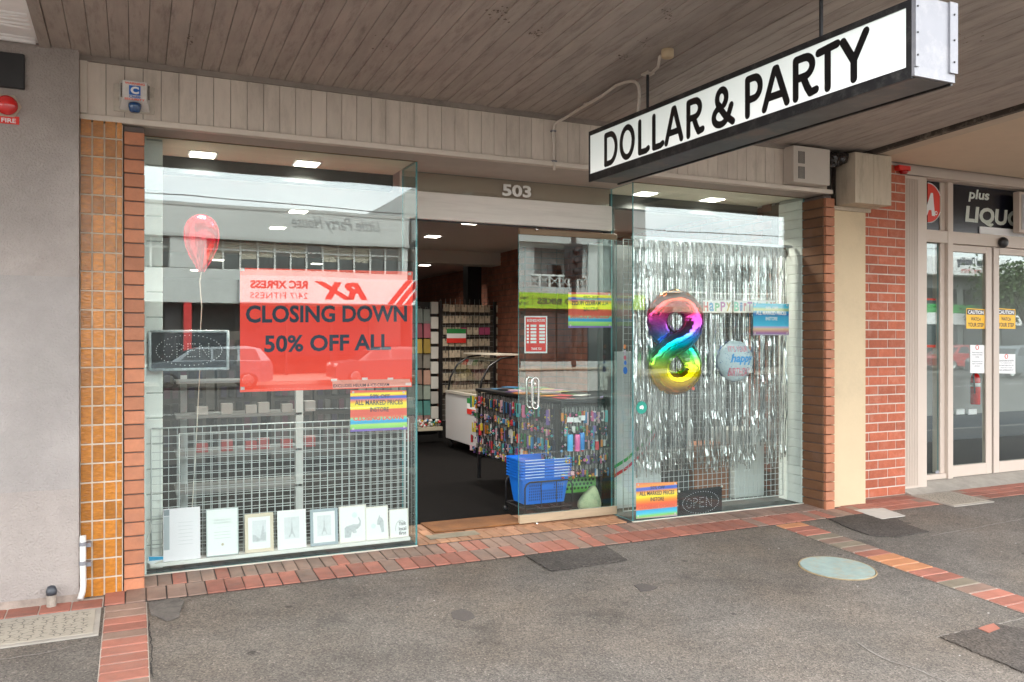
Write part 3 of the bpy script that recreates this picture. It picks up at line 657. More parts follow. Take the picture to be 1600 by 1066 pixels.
pane(3.585, 5.368, 0, .010, .012, WZ, G_CLEAR, t)
pane(3.585, 3.595, .011, .33, .012, WZ, G_CLEAR, t, 'return_pane')
put(MB().bbox(3.583, 5.369, -.006, .016, .0, .0115, .002), 'sill_bead', M_EDGEB, t); put(B(3.585, 5.368, -.004, .016, WZ, WZ+.003), 'head_bead', MATS['sealant'], t)
# entrance head
t = thing('door_header', 'white painted timber beam over the doorway with glass transom', 'door header', (2.7, .33, 2.33))
put(MB().bbox(1.802, 3.583, .31, .37, 2.348, 2.552, .004), 'beam', M_WTIMBER, t)
put(B(1.802, 3.583, .335, .36, 2.338, 2.347), 'track', M_STEELB, t)
pane(1.802, 3.583, .335, .345, 2.553, 2.699, glass_mat('transom_glass', (.86, .84, .80), .05), t, 'transom_glass')
put(B(1.80, 3.59, .37, .62, IZ, IZ+.03), 'lintel_soffit', M_ICEIL, t); put(B(1.80, 3.59, .37, .42, 2.552, IZ-.001), 'lining', mat('transom_lining', (.62, .55, .50), .8), t)
q = mat('etched_white', (.80, .78, .74), .6)
textpx('503', 785, 830, 287, 306, .332, q, t, .035, label='white house number 503')
# glass door
t = thing('glass_door', 'frameless glass door with wooden rails standing half open', 'door', (3.15, .28, 0))
pane(2.712, 3.600, .27, .28, .085, 2.27, G_DOOR, t)
wood = mat('worn_timber', (.42, .32, .21), .65, var=.2, scale=12, stretch=(.3, 1, 4), dirt=(.16, .11, .07), dirt_amt=.6, dirt_scale=6)
put(MB().bbox(2.716, 3.602, .262, .292, .018, .0845, .003), 'bottom_rail', wood, t)
put(MB().bbox(2.716, 3.602, .262, .292, 2.2705, 2.318, .003), 'top_rail', mat('brown_rail', (.20, .13, .07), .5, var=.15, stretch=(.3, 1, 4)), t)
for u, v in ((838, 818), (838, 359)):
    p = at(u, v, .262); put(MB().lathe((p.x, .262, p.z), [(.012, 0), (.012, -.012), (.006, -.02)], 12, axis='Y'), 'knob', M_CHROME, t)
hp = [at(u, v, .225) for u, v in ((836.5, 601), (840, 598.5), (843, 603), (843, 634), (840, 638.5), (833, 638.5), (829.5, 634), (829.5, 603), (833, 598.5), (836.5, 598.3))]
hx = sum(p.x for p in hp)/len(hp); hz = sum(p.z for p in hp)/len(hp)
loop = []
for k in range(33):
    q = 2*PI*k/32; xx = .028*math.cos(q); zz = .092*(1 if math.sin(q) > 0 else -1)+.028*math.sin(q)
    loop.append((hx+xx, .228, hz+zz))
put(MB().tube(loop, .0085, 8, cap=False), 'handle', M_CHROME, t)
put(MB().tube([(x_, .322, z_) for x_, y_, z_ in loop], .0085, 8, cap=False), 'handle', M_CHROME, t)
mb = MB(); 
for s_ in (.075, -.075): mb.cyl((hx, .228, hz+s_), (hx, .322, hz+s_), .008, 8)
put(mb, 'handle_bolts', M_CHROME, t)
tag(put(MB().box(3.622, 3.66, .40, .52, .0, 2.6), 'door_jamb', mat('jamb_dark', (.02, .02, .02), .5)), 'dark upright jamb behind the right edge of the glass door', 'door jamb')
put(B(1.71, 1.79, .62, .66, 0, 0), 'x', M_BLACK) if False else None

# ---------------------------------------------------- left inner post
t = thing('white_post', 'white painted block post inside the left edge of the left window', 'post', (.11, .1, 0))
put(B(.056, .158, .13, .28, .0, IZ), 'core', mat('post_joint', (.42, .45, .43), .7), t)
for k in range(17):
    put(MB().bbox(.0565, .161, .124, .284, .005+k*.159, .159+k*.159-.003, .003), 'block', M_WHITEB, t)
t = thing('white_side_wall', 'white painted brick reveal at the right end of the right window', 'wall', (5.365, .15, 0))
put(B(5.362, 5.371, .012, .30, 0, IZ), 'core', mat('post_joint', (.42, .45, .43), .7), t)
for k in range(33): put(MB().bbox(5.352, 5.366, .013, .30, .005+k*.0812, .0812+k*.0812+.002, .002), 'brick', M_WHITEB, t)

# ================================================================== WIRE PANELS
def wire_panel(x0, x1, z0, z1, y, label, pitch=.05):
    mb = MB(); r = .0016
    k = 0; x = x0
    while x <= x1+.001: mb.box(x-r, x+r, y-r, y+r, z0, z1); x += pitch
    z = z0
    while z <= z1+.001: mb.box(x0, x1, y-3*r, y-r, z-r, z+r); z += pitch
    t = thing('grid_panel', label, 'wire panel', ((x0+x1)/2, y, z0), group='white wire grid panels in the windows')
    put(mb, 'wire_grid', M_WIRE, t)
    mb = MB(); 
    for xx in (x0, x1): mb.tube([(xx, y, z0), (xx, y, z1)], .0045, 6)
    for zz in (z0, z1): mb.tube([(x0, y, zz), (x1, y, zz)], .0045, 6)
    put(mb, 'frame', M_WIRE, t); return t
wire_panel(.095, 1.765, .045, .895, .10, 'white wire grid panel across the bottom of the left window, front one')
wire_panel(.26, 1.765, .045, .845, .185, 'white wire grid panel close behind the front one in the left window')
wire_panel(3.62, 5.31, .05, 2.27, .20, 'tall white wire grid panel behind the silver curtain in the right window')
# left display shelf
tag(put(MB().bbox(.085, 1.755, .018, .088, .045, .068, .002), 'display_shelf', M_WHITE), 'long narrow white shelf holding picture frames in the left window', 'shelf')
tag(put(MB().box(.055, 1.79, .03, .09, .012, .02), 'dark_skirting', mat('dark_plinth', (.02, .035, .04), .6)), 'dark plinth strip below the picture shelf', 'plinth')
# picture frames
def lean(mb, x, y, z, a=9, yaw=0.0):
    M = Matrix.Translation((x, y, z)) @ Matrix.Rotation(yaw, 4, 'Z') @ Matrix.Rotation(math.radians(-a), 4, 'X')
    return mb.xf(M)
pic_grey = mat('pale_print', (.66, .68, .70), .6, var=.06, scale=30)
ink = mat('grey_ink', (.50, .52, .54), .7, var=.2, scale=60)
inkd = mat('charcoal_ink', (.10, .10, .11), .7)
def frame(u0, u1, v0, v1, fc, bw, mat_w, img, label, kind, tilt=0):
    a = at(u0, v1, .045); b = at(u1, v1, .045); c = at(u0, v0, .045)
    W = b.x-a.x; H = (c.z-a.z)*1.01; y = .036
    t = thing('picture_frame', label, 'picture frame', ((a.x+b.x)/2, y, .069))
    X = (a.x+b.x)/2; Z = .0695
    def L_(mb): return lean(mb, X, y, Z, 6, tilt)
    h = W/2
    if bw:
        mb = MB(); mb.bbox(-h, h, -.006, .008, 0, bw, .0015); mb.bbox(-h, h, -.006, .008, H-bw, H, .0015); mb.bbox(-h, -h+bw, -.0058, .008, bw, H-bw, .0015); mb.bbox(h-bw, h, -.0058, .008, bw, H-bw, .0015)
        put(L_(mb), 'moulding', fc, t)
    put(L_(MB().box(-h+bw*.9, h-bw*.9, -.002, .006, bw*.9, H-bw*.9)), 'mount', mat_w, t)
    q = W-2*bw-.018
    if kind in ('tower', 'city'):
        put(L_(MB().box(-q*.36, q*.36, -.0035, -.0021, H*.26, H*.82)), 'print', pic_grey, t)
    y2 = -.0042
    def poly(pts, m=ink, n='drawing'): put(L_(MB().add([(x*q, y2, z*H) for x, z in pts], [tuple(range(len(pts)))])), n, m, t)
    if kind == 'tower':
        poly([(-.16,.30),(-.10,.30),(-.05,.38),(.05,.38),(.10,.30),(.16,.30),(.07,.42),(.035,.52),(.02,.66),(.006,.79),(-.006,.79),(-.02,.66),(-.035,.52),(-.07,.42)])
    elif kind == 'city':
        poly([(-.34,.28),(-.1,.28),(.05,.36),(.1,.5),(.16,.62),(.2,.76),(.24,.62),(.28,.5),(.34,.5),(.34,.28),(.1,.3),(-.2,.44),(-.34,.46)])
    elif kind == 'elephant':
        poly([(-.38,.14),(-.38,.40),(-.28,.46),(-.10,.47),(.02,.50),(.12,.48),(.24,.48),(.30,.54),(.22,.66),(.27,.68),(.36,.56),(.34,.44),(.22,.36),(.12,.34),(.16,.26),(.02,.24),(-.06,.30),(-.12,.14)])
        put(L_(MB().lathe((.08*q, y2, .74*H), [(.12*q, 0), (.12*q, .0005)], 20, axis='Y', smooth=False)), 'moon', mat('pale_blue_ink', (.66, .74, .74), .7), t)
    elif kind == 'zebra':
        poly([(-.02,.46),(.04,.60),(.10,.68),(.14,.74),(.18,.68),(.28,.64),(.36,.54),(.38,.22),(.24,.20),(.20,.32),(.14,.44),(.06,.44)])
        put(L_(MB().lathe((-.2*q, y2, .42*H), [(.13*q, 0), (.13*q, .0005)], 20, axis='Y', smooth=False)), 'moon', mat('pale_blue_ink', (.66, .74, .74), .7), t)
    elif kind == 'cert':
        for (s, zz, hh, ww) in (('CERTIFICATE', .74, .030, .62), ('OF ACHIEVEMENT', .685, .026, .62), ('proudly presented to', .60, .014, .4)):
            g, fs = glyphs(s, .0); put(L_(MB().add([((-ww/2+ww*a_)*q, y2, zz*H+b_*hh*H/.9) for a_, b_ in g], fs)), 'lettering', mat('silver_ink', (.48, .50, .51), .5), t)
        for zz in (.50, .44, .37): put(L_(MB().box(-.3*q, .3*q, y2, y2+.0005, zz*H, zz*H+.002)), 'rule', MATS['silver_ink'], t)
        put(L_(MB().lathe((0, y2, .24*H), [(.05*q, 0), (.05*q, .0005)], 16, axis='Y', smooth=False)), 'seal', mat('gold_ink', (.5, .44, .34), .5), t)
    elif kind == 'sleeve':
        for k in range(7): put(L_(MB().box(-.1*q, .32*q, y2, y2+.0005, (.3+.07*k)*H, (.3+.07*k)*H+.0015)), 'rule', MATS.get('silver_ink') or mat('silver_ink', (.48, .50, .51), .5), t)
        put(L_(MB().box(-h+.004, -h+.036, -.0045, -.003, .22*H, H*.86)), 'side_band', mat('grey_band', (.38, .42, .45), .4), t)
        put(L_(MB().box(-h+.004, -h+.036, -.0045, -.003, .87*H, H*.985)), 'side_badge', mat('dark_band', (.22, .26, .29), .4), t)
    elif kind == 'think':
        for s, zz in (('Think', .42), ('local', .24), ('first', .08)):
            g, fs = glyphs(s, .012); put(L_(MB().add([((-.02+.50*a_)*q, y2, (zz+.13*b_)*H) for a_, b_ in g], fs)), 'lettering', inkd, t)
        mb = MB(); mb.tube([((.12+.36*math.cos(x_))*q, y2, (.30+.30*math.sin(x_))*H) for x_ in [k*.12+.6 for k in range(24)]], .0009, 4); put(L_(mb), 'ring', inkd, t)
    return t
fw = mat('white_frame', (.80, .80, .79), .4); pinkw = mat('pink_white', (.80, .76, .80), .5); mint = mat('mint_white', (.78, .82, .80), .5)
frame(255, 313, 803, 883, fw, 0, pinkw, None, 'plain pale pink document sleeve, leftmost on the picture shelf', 'sleeve')
frame(322, 373, 804, 877, mat('silver_frame', (.42, .47, .48), .35, metal=.4), .006, mint, None, 'certificate in a thin silver frame beside the pink sleeve', 'cert')
frame(382.5, 427.5, 813, 872, mat('beige_frame', (.66, .57, .44), .55), .021, M_PAPER, None, 'beige wooden frame with a city view', 'city')
frame(433.5, 478.5, 808, 867, fw, .017, M_PAPER, None, 'white frame with a pale tower print', 'tower', .02)
frame(485, 528, 804.5, 860.5, mat('bluegrey_frame', (.34, .40, .44), .5), .019, M_PAPER, None, 'blue grey frame with a pale tower print', 'tower')
frame(530, 573, 799.5, 855.5, mat('cream_frame', (.76, .72, .66), .5), .008, M_PAPER, None, 'cream frame with an elephant drawing', 'elephant', .04)
frame(571, 607, 799, 850, mat('cream_frame', (.76, .72, .66), .5), .008, M_PAPER, None, 'cream frame with a zebra drawing', 'zebra', .03)
frame(608.5, 638, 801.5, 845, mat('cream_frame', (.76, .72, .66), .5), .006, M_PAPER, None, 'small cream frame reading Think local first, rightmost on the shelf', 'think', .02)
st = thing('window_sticker', 'small blue and white peeling sticker low in the left corner of the window', 'sticker', at(243, 880, .012))
put(sheet_px([(231, 869), (256, 869), (256, 874), (236, 883), (231, 880)], .0125, .0008), 'paper', mat('sticker_white', (.75, .8, .82), .5), st)
put(sheet_px([(232, 870), (255, 870), (255, 874.5), (233, 877)], .0115, .0006), 'blue_print', mat('sticker_blue', (.03, .36, .65), .5), st)
# string of things at the left post
tag(put(MB().tube([at(233, 815, .04)+Vector((.0, 0, 0))]+[Vector((at(233,815,.04).x+.012*math.sin(k*.5)*(1 if k < 7 else 1), .04, at(233,815,.04).z-.012*k)) for k in range(1, 12)], .0035, 6), 'cable', M_PVC), 'white cable loop hanging beside the picture shelf', 'cable')

# ================================================================== POSTERS
redp = ramp_mat('closing_poster_red', [(0, (.93, .055, .018)), (.35, (.92, .035, .014)), (.7, (.93, .04, .016)), (1, (.93, .07, .03))], 'Z', .5, bump=.5, bscale=4)
t = thing('closing_down_poster', 'large red CLOSING DOWN 50% OFF ALL poster inside the left window', 'poster', at(510, 610, .012))
put(sheet_px([(375, 418.5), (645, 424.5), (643.5, 604.5), (375, 613)], .0125, .0008), 'paper', redp, t)
navy = mat('poster_navy', (.012, .028, .055), .6)
def tq(s, c, Y, m, parent, bold=.01, **kw):                 # text fitted to a pixel quad: left-bottom, right-bottom, left-top
    a, b, d = at(*c[0], Y), at(*c[1], Y), at(*c[2], Y); return text(s, a, b-a, (0, 0, d.z-a.z), m, parent, bold, **kw)
tq('CLOSING DOWN', [(384, 505), (636, 503), (384, 477)], .0118, navy, t, .032)
tq('50% OFF ALL', [(413, 551), (611, 547), (413, 524)], .0118, navy, t, .030)
for u, v in ((379, 421), (640, 428), (379, 607), (640, 600)):
    p = at(u, v, .0117); put(MB().box(p.x-.012, p.x+.012, .0112, .0118, p.z-.01, p.z+.01), 'tape', mat('clear_tape', (.6, .5, .48), .3), t)
t = thing('paper_strip', 'pink paper strip reading EXCLUDES HELIUM & ICE-CREAM taped on the red poster', 'paper strip', at(580, 605, .011))
put(sheet_px([(519, 594), (640, 592), (643, 603), (520, 607.5)], .0113, .0004), 'paper', mat('pink_paper', (.80, .32, .26), .6), t)
tq('EXCLUDES HELIUM & ICE-CREAM', [(521, 605.5), (608, 603.5), (521, 600.5)], .0111, navy, t, .008)
for u, v in ((522, 594), (570, 592), (610, 592), (638, 600)):
    p = at(u, v, .0108); put(MB().box(p.x-.02, p.x+.02, .0106, .0109, p.z-.008, p.z+.008), 'tape', mat('white_tape', (.78, .6, .58), .4), t)
R_, Y_, O_, B_, P_, T_, G_, C2_ = (.78,.10,.06), (.95,.75,.03), (.9,.30,.03), (.04,.12,.55), (.25,.08,.4), (.02,.35,.65), (.22,.62,.12), (.05,.5,.75)
W_ = (.8,.8,.8)
rb_a = ramp_mat('rainbow_a', [(0,(.15,.15,.5)),(.05,P_),(.07,G_),(.17,(.4,.7,.15)),(.19,T_),(.24,T_),(.26,C2_),(.32,(.3,.65,.3)),(.35,(.75,.2,.08)),(.38,R_),(.52,R_),(.54,Y_),(.66,Y_),(.72,O_),(.77,(.6,.15,.3)),(.79,B_),(.84,B_),(.85,O_),(.88,Y_),(.92,Y_),(.94,R_),(1,R_)], 'Z', .6, bump=.5, bscale=5)
rb_b = ramp_mat('rainbow_b', [(0,(.45,.3,.5)),(.03,(.5,.35,.3)),(.08,G_),(.16,C2_),(.24,T_),(.27,(.8,.2,.08)),(.40,(.9,.12,.05)),(.5,O_),(.60,Y_),(.68,(.95,.55,.1)),(.74,O_),(.79,B_),(.85,B_),(.88,O_),(.93,(.8,.3,.1)),(1,(.8,.12,.08))], 'Z', .6, bump=.5, bscale=5)
rb_c = ramp_mat('rainbow_c', [(0,(.5,.5,.55)),(.06,(.3,.1,.35)),(.14,(.6,.3,.25)),(.2,(.75,.55,.3)),(.26,(.5,.4,.7)),(.3,C2_),(.45,(.03,.4,.65)),(.58,(.03,.35,.6)),(.66,(.01,.13,.45)),(.74,T_),(.79,(.55,.6,.25)),(.83,(.4,.6,.4)),(.88,C2_),(1,(.02,.45,.65))], 'Z', .6)
def sale(name_lb, quad, Y, m, tx, ink_m, mirror=False, red=True):
    t = thing('sale_poster', name_lb, 'poster', at((quad[0][0]+quad[1][0])/2, quad[2][1], Y))
    put(sheet_px(quad, Y, .0008), 'paper', m, t)
    (u0, v0), (u1, v1), (u2, v2), (u3, v3) = quad; YY = Y-.0012 
    def at_(fx, fy):
        tu, tv = u0+(u1-u0)*fx, v0+(v1-v0)*fx; bu, bv = u3+(u2-u3)*fx, v3+(v2-v3)*fx
        return tu+(bu-tu)*fy, tv+(bv-tv)*fy
    for s, x0, x1, y0, y1, mm in tx:
        q = [at_(x0, y1), at_(x1, y1), at_(x0, y0)]
        if mirror: q = [at_(x1, y1), at_(x0, y1), at_(x1, y0)]
        tq(s, q, YY, mm, t, .02 if mm is not redt else .045)
    for fx, fy in ((.05, .05), (.95, .05), (.05, .93), (.95, .93)):
        p = at(*at_(fx, fy), YY-.0003); put(MB().box(p.x-.007, p.x+.007, YY-.0006, YY-.0002, p.z-.007, p.z+.007), 'tape', mat('clear_tape', (.6, .5, .48), .3), t)
    return t
inkp = mat('poster_ink', (.03, .03, .05), .6); redt = mat('poster_red_ink', (.80, .12, .07), .6); wht = mat('poster_white_ink', (.85, .85, .85), .6)
TX = [('50% OFF', .35, .70, .10, .19, inkp), ('ALL MARKED PRICES', .08, .93, .24, .36, inkp), ('INSTORE', .35, .68, .42, .53, inkp), ('CLOSING DOWN', .05, .94, .62, .74, redt)]
sale('rainbow 50% OFF sale poster below the red poster in the left window', [(547.5, 610), (635, 610), (636, 671), (547.5, 675)], .0125, rb_a, TX, inkp)
sale('rainbow 50% OFF sale poster low in the left corner of the right window', [(994, 755), (1058, 753), (1058, 806), (994, 811)], .0125, rb_b, TX, inkp)
sale('rainbow sale poster facing inward, high on the glass door', [(888, 457), (955, 457.5), (956, 512), (888, 512.5)], .2945, rb_a, TX, inkp, True)
TXW = [(a_, b_, c_, d_, e_, wht) for a_, b_, c_, d_, e_, f_ in TX[:3]]
sale('blue banded 50% OFF sale poster at the right side of the right window', [(1177, 474), (1232.5, 475), (1232.5, 524), (1177, 524)], .0125, rb_c, TXW, wht)
# business hours
t = thing('opening_hours_sign', 'small red and white opening hours sheet on the glass door', 'notice', at(838, 551, .2945))
put(sheet_px([(819.5, 494), (855, 494), (855, 552), (819.5, 552)], .2955, .0008), 'border', M_PAPER, t); put(sheet_px([(821.5, 496), (853, 496), (853, 549.5), (821.5, 549.5)], .2940, .0008), 'panel', M_RED, t)
tq('BUSINESS HOURS', [(823.5, 503), (851.5, 503), (823.5, 498.5)], .2934, M_PAPER, t, .02)
for k, dn in enumerate(['MON', 'TUE', 'WED', 'THU', 'FRI', 'SAT']):
    v = 509.5+k*5.1
    put(sheet_px([(823, v-2), (826.5, v-2), (826.5, v+1.4), (823, v+1.4)], .2933, .0004), 'day_box', M_PAPER, t); 
    put(sheet_px([(829, v-2), (838, v-2), (838, v+1.4), (829, v+1.4)], .2933, .0004), 'time_box', M_PAPER, t); put(sheet_px([(842.5, v-2), (851.5, v-2), (851.5, v+1.4), (842.5, v+1.4)], .2933, .0004), 'time_box', M_PAPER, t)
tq('THANK YOU', [(830, 547), (846, 547), (830, 543)], .2934, M_PAPER, t, .02)
# small stickers on right return pane / window
for k, (u, v, cc) in enumerate([(976, 542, (.8,.3,.1)), (976.5, 550.5, (.5,.5,.55)), (976.5, 559, (.55,.15,.2)), (977, 567, (.05,.2,.6)), (977, 579, (.02,.15,.5))]):
    p = atx(u, v, 3.583); r = .018 if k < 4 else .03
    tag(put(MB().lathe((3.5835, p.y, p.z), [(r, 0), (r, -.0012)], 14, axis='X', smooth=False), 'round_sticker' if k in (0, 4) else 'card_sticker', mat('sticker%d' % k, cc, .5)), ['orange round', 'grey card', 'dark red card', 'blue card', 'larger round blue'][k]+' payment sticker on the side pane of the right window', 'sticker')
t = thing('green_round_sticker', 'green round sticker with a white Australia shape, low left on the right window', 'sticker', at(1002, 637, -.001))
p = at(1002.5, 637, -.001); put(MB().lathe((p.x, -.0008, p.z), [(.05, 0), (.05, -.0012)], 32, axis='Y', smooth=False), 'disc', mat('sticker_green', (.01, .27, .20), .5), t)
aus = [(-.6,.0),(-.55,.3),(-.2,.5),(0,.55),(.1,.45),(.25,.5),(.3,.75),(.42,.4),(.62,.1),(.5,-.35),(.3,-.5),(.12,-.4),(0,-.2),(-.25,-.3),(-.5,-.35)]
put(MB().add([(p.x+x*.032, -.0024, p.z+z*.032) for x, z in aus], [tuple(range(len(aus)))]), 'map_shape', wht, t)

# ================================================================== BALLOONS, CURTAIN, BANNER
t = thing('foil_curtain', 'silver foil fringe curtain hanging across the right window', 'curtain', (4.46, .16, .6))
mb = MB(); rr = random.Random(5); x = 3.66; i = 0
while x < 5.27:
    wd = rr.uniform(.006, .014); zt, zb = 2.275+rr.uniform(-.01, .01), .37+rr.uniform(-.05, .09)
    if 4.93 < x < 5.05: zb += .2
    y = .13+rr.uniform(-.02, .02); n_ = 30; an = rr.uniform(-1.35, 1.35); vs = []; fs = []; xo = 0
    for k in range(n_+1):
        f = k/n_; z = zt+(zb-zt)*f
        fold = math.exp(-((z*100-62) % 31-15.5)**2/3.0)            # creases left from the packaging
        an2 = an+.35*math.sin(7*f+i)+fold*rr.uniform(-1, 1)*.9; xo = .010*math.sin(5*f+i*1.7)*f
        dy = fold*.012*rr.choice((-1, 1))
        ca, sa = math.cos(an2)*wd/2, math.sin(an2)*wd/2
        vs += [(x+xo-ca, y+dy-sa, z), (x+xo+ca, y+dy+sa, z)]
    for k in range(n_): fs.append((2*k, 2*k+1, 2*k+3, 2*k+2))
    mb.add(vs, fs); x += rr.uniform(.0042, .0088); i += 1
o = put(mb, 'foil_strips', M_FOIL, t); o['kind'] = 'stuff'
mb = MB(); rr = random.Random(9)
for k in range(34):
    x = 3.66+k*.048; z0 = 2.275
    mb.add([(x, .10, z0), (x+.05, .11, z0+.01), (x+.045, .085+rr.random()*.03, z0-.06-rr.random()*.04), (x+.02, .12, z0-.10-rr.random()*.03), (x+.004, .09, z0-.06)], [(0,1,2),(0,2,3),(0,3,4)])
put(mb, 'gathered_heading', M_FOIL, t)
put(B(3.64, 5.32, .09, .115, 2.268, 2.288), 'header_tape', mat('grey_tape', (.45, .47, .48), .4), t)

t = thing('number_balloon', 'rainbow foil number 8 balloon hanging in the right window', 'balloon', at(1054, 613, .08))
bp_ = at(1054, 534.5, .10); cx, cyy, cz0 = bp_.x, .085, bp_.z
stops = [(0,(.75,.30,.0)),(.10,(.92,.55,.0)),(.22,(.85,.75,.0)),(.34,(.12,.55,.06)),(.42,(.0,.45,.25)),(.48,(.0,.42,.62)),(.55,(.03,.22,.7)),(.62,(.22,.07,.5)),(.70,(.5,.04,.35)),(.80,(.75,.05,.08)),(.90,(.50,.05,.02)),(1,(.25,.12,.01))]
m8 = ramp_mat('rainbow_foil', stops, 'Z', .10, 1.0, wob=0.0)
nt8 = m8.node_tree; 
gg = nt8.nodes.new('ShaderNodeTexCoord'); vv = nt8.nodes.new('ShaderNodeTexNoise'); vv.inputs['Scale'].default_value = 14; vv.inputs['Detail'].default_value = 2
bb = nt8.nodes.new('ShaderNodeBump'); bb.inputs['Strength'].default_value = .12; bb.inputs['Distance'].default_value = .03
nt8.links.new(gg.outputs['Object'], vv.inputs['Vector']); nt8.links.new(vv.outputs['Fac'], bb.inputs['Height']); nt8.links.new(bb.outputs[0], nt8.nodes['Principled BSDF'].inputs['Normal'])
mb = MB(); N, n_ = 128, 22; vs = []; fs = []
for k in range(N):
    q = 2*PI*(k+.5)/N
    def P(q):
        q %= 2*PI; A = .170
        if PI/2 <= q < 1.5*PI: cxx, czz = -A*math.sin(2*(q-PI/2)), -A+A*math.cos(2*(q-PI/2))
        else: cxx, czz = A*math.sin(2*q), A+A*math.cos(2*q)
        return Vector((.66*cxx+.34*A*1.04*math.sin(2*q), -.035*math.sin(q)*abs(math.sin(q))**2, .66*czz+.34*1.98*A*math.cos(q)))
    p = P(q); tn = (P(q+.01)-P(q-.01)).normalized(); side = Vector((0,1,0)).cross(tn).normalized(); dep = tn.cross(side)
    rr_ = .097
    for j in range(n_):
        a = 2*PI*j/n_; r1 = rr_*(1+.085*math.sin(k*1.9)*max(0, abs(math.cos(a))-.55))   # puckers on the inner seam
        off = side*math.cos(a)*r1+dep*math.sin(a)*r1*.72
        vs.append((cx+p.x+off.x, cyy+p.y+off.y*.8-0.0, cz0+p.z+off.z))
for k in range(N):
    for j in range(n_):
        a = k*n_+j; b = k*n_+(j+1) % n_; c = ((k+1) % N)*n_+(j+1) % n_; d = ((k+1) % N)*n_+j; fs.append((a, b, c, d))
mb.add(vs, fs, 0, True); put(mb, 'foil_body', m8, t)
put(MB().add([(cx-.05, cyy, cz0+.385), (cx+.05, cyy, cz0+.385), (cx, cyy, cz0+.445)], [(0,1,2)]), 'top_tab', mat('gold_tab', (.35, .25, .04), .2, metal=1), t)
put(MB().tube([(cx, cyy, cz0+.43), (cx, cyy+.02, 2.27)], .0012, 4), 'string', mat('string', (.3,.3,.3), .6), t)
p = at(1080, 607, .05); put(MB().lathe((p.x, .02, p.z), [(.014, 0), (.014, .006)], 14, axis='Y', smooth=False), 'valve_tag', redt, t)

t = thing('round_balloon', 'round white foil balloon reading happy BIRTHDAY with blue back, in the right window', 'balloon', at(1150, 597, .10))
p = at(1150, 564.5, .10); R = .178
mb = MB(); prof = [(R*math.sin(a), -R*.42*math.cos(a)) for a in [k*PI/2/10 for k in range(1, 11)]]
Mr = Matrix.Translation((p.x, .115, p.z)) @ Matrix.Rotation(math.radians(-4), 4, 'Z')
put(MB().lathe((0,0,0), prof, 40, axis='Y').xf(Mr), 'front_foil', mat('white_foil', (.44, .54, .58), .4, metal=.0, var=.1, scale=60), t)
put(MB().lathe((0,0,0), [(R*math.sin(a), R*.75*math.cos(a)+.001) for a in [PI/2-k*PI/2/10 for k in range(0, 10)]], 40, axis='Y').xf(Mr), 'back_foil', M_BLUEF, t)
def onball(s, x0, x1, z0, z1, m, bold, shear=0):
    g, fs = glyphs(s, bold, shear); vs = []
    for a_, b_ in g:
        x = x0+(x1-x0)*a_; z = z0+(z1-z0)*b_; rr_ = min(.97, math.hypot(x, z)/R); y = -R*.42*math.sqrt(1-rr_*rr_)-.0035
        vs.append(Mr @ Vector((x, y, z)))
    put(MB().add(vs, fs), 'lettering', m, t)
onball('happy', -.09, .15, -.03, .065, mat('balloon_blue', (.01, .28, .65), .4), .03, .3)
onball('BIRTHDAY', -.10, .12, -.125, -.055, mat('balloon_pink', (.75, .15, .22), .4), .0)
onball("IT'S YOUR", -.10, .09, .08, .13, mat('balloon_pink', (.75, .15, .22), .4), .0)
mb = MB(); rr = random.Random(2)
for k in range(90):
    a = rr.random()*2*PI; q = R*(.45+.5*rr.random()); x, z = q*math.cos(a), q*math.sin(a); y = -R*.42*math.sqrt(1-min(.97, q/R)**2)-.003; e = .0028
    mb.add([Mr @ Vector((x-e, y, z-e)), Mr @ Vector((x+e, y, z-e)), Mr @ Vector((x+e, y, z+e)), Mr @ Vector((x-e, y, z+e))], [(0,1,2,3)])
o = put(mb, 'printed_dots', mat('dot_ink', (.05, .12, .3), .5), t); o['kind'] = 'stuff'
t = thing('red_balloon', 'red foil balloon on a white ribbon behind the left window', 'balloon', at(316, 420, .45))
p = at(315, 376, .45); mb = MB()
pr_ = [(.012, -.215), (.03, -.18), (.065, -.12), (.095, -.05), (.108, .02), (.105, .08), (.085, .13), (.055, .16), (.02, .175)]
mb.lathe((0,0,0), pr_, 28).xf(Matrix.Translation(p) @ Matrix.Scale(.72, 4, (0,1,0))); put(mb, 'foil_body', M_REDF, t)
mb = MB(); sm = [(p.x+sg*(q_+.007), p.y, p.z+h_) for sg, seq in ((1, pr_), (-1, pr_[::-1])) for q_, h_ in seq]; put(mb.prism(sm, (0, .0012, 0)), 'seam', M_REDF, t)
put(MB().tube([at(316, 418, .45), at(312, 440, .45), at(315, 480, .45), at(313, 520, .45), at(312, 580, .45), at(309, 640, .45), at(306, 700, .45), at(300, 800, .45), at(297, 850, .45)], .0032, 6), 'ribbon', mat('ribbon', (.68, .64, .55), .5), t)
# banner
t = thing('letter_banner', 'Happy Birthday letter banner in mixed colours on the silver curtain', 'banner', at(1150, 490, .1))
u = 1099
cols = [(.55,.08,.08),(.03,.25,.5),(.1,.4,.2),(.35,.08,.3),(.5,.35,.1),(.6,.1,.1),(.1,.5,.35),(.03,.2,.45),(.5,.1,.15),(.3,.08,.3),(.1,.3,.5),(.5,.4,.1),(.2,.5,.2)]
for k, ch in enumerate('HaPPy BirTHDAY'):
    if ch == ' ': u += 3.5; continue
    wdt = 8.2 if ch not in 'ir' else 5.2
    if u+wdt < 1235:
        put(sheet_px([(u-.5, 469.5), (u+wdt+.2, 469.8), (u+wdt+.2, 488.8), (u-.5, 488.5)], .075, .001), 'letter_card', M_PAPER, t)
        textpx(ch, u+.2, u+wdt-.5, 471.5+(k % 3), 486.5, .0735, mat('banner%d' % k, cols[k % 13], .5), t, .035, name='letter')
    u += wdt+.7
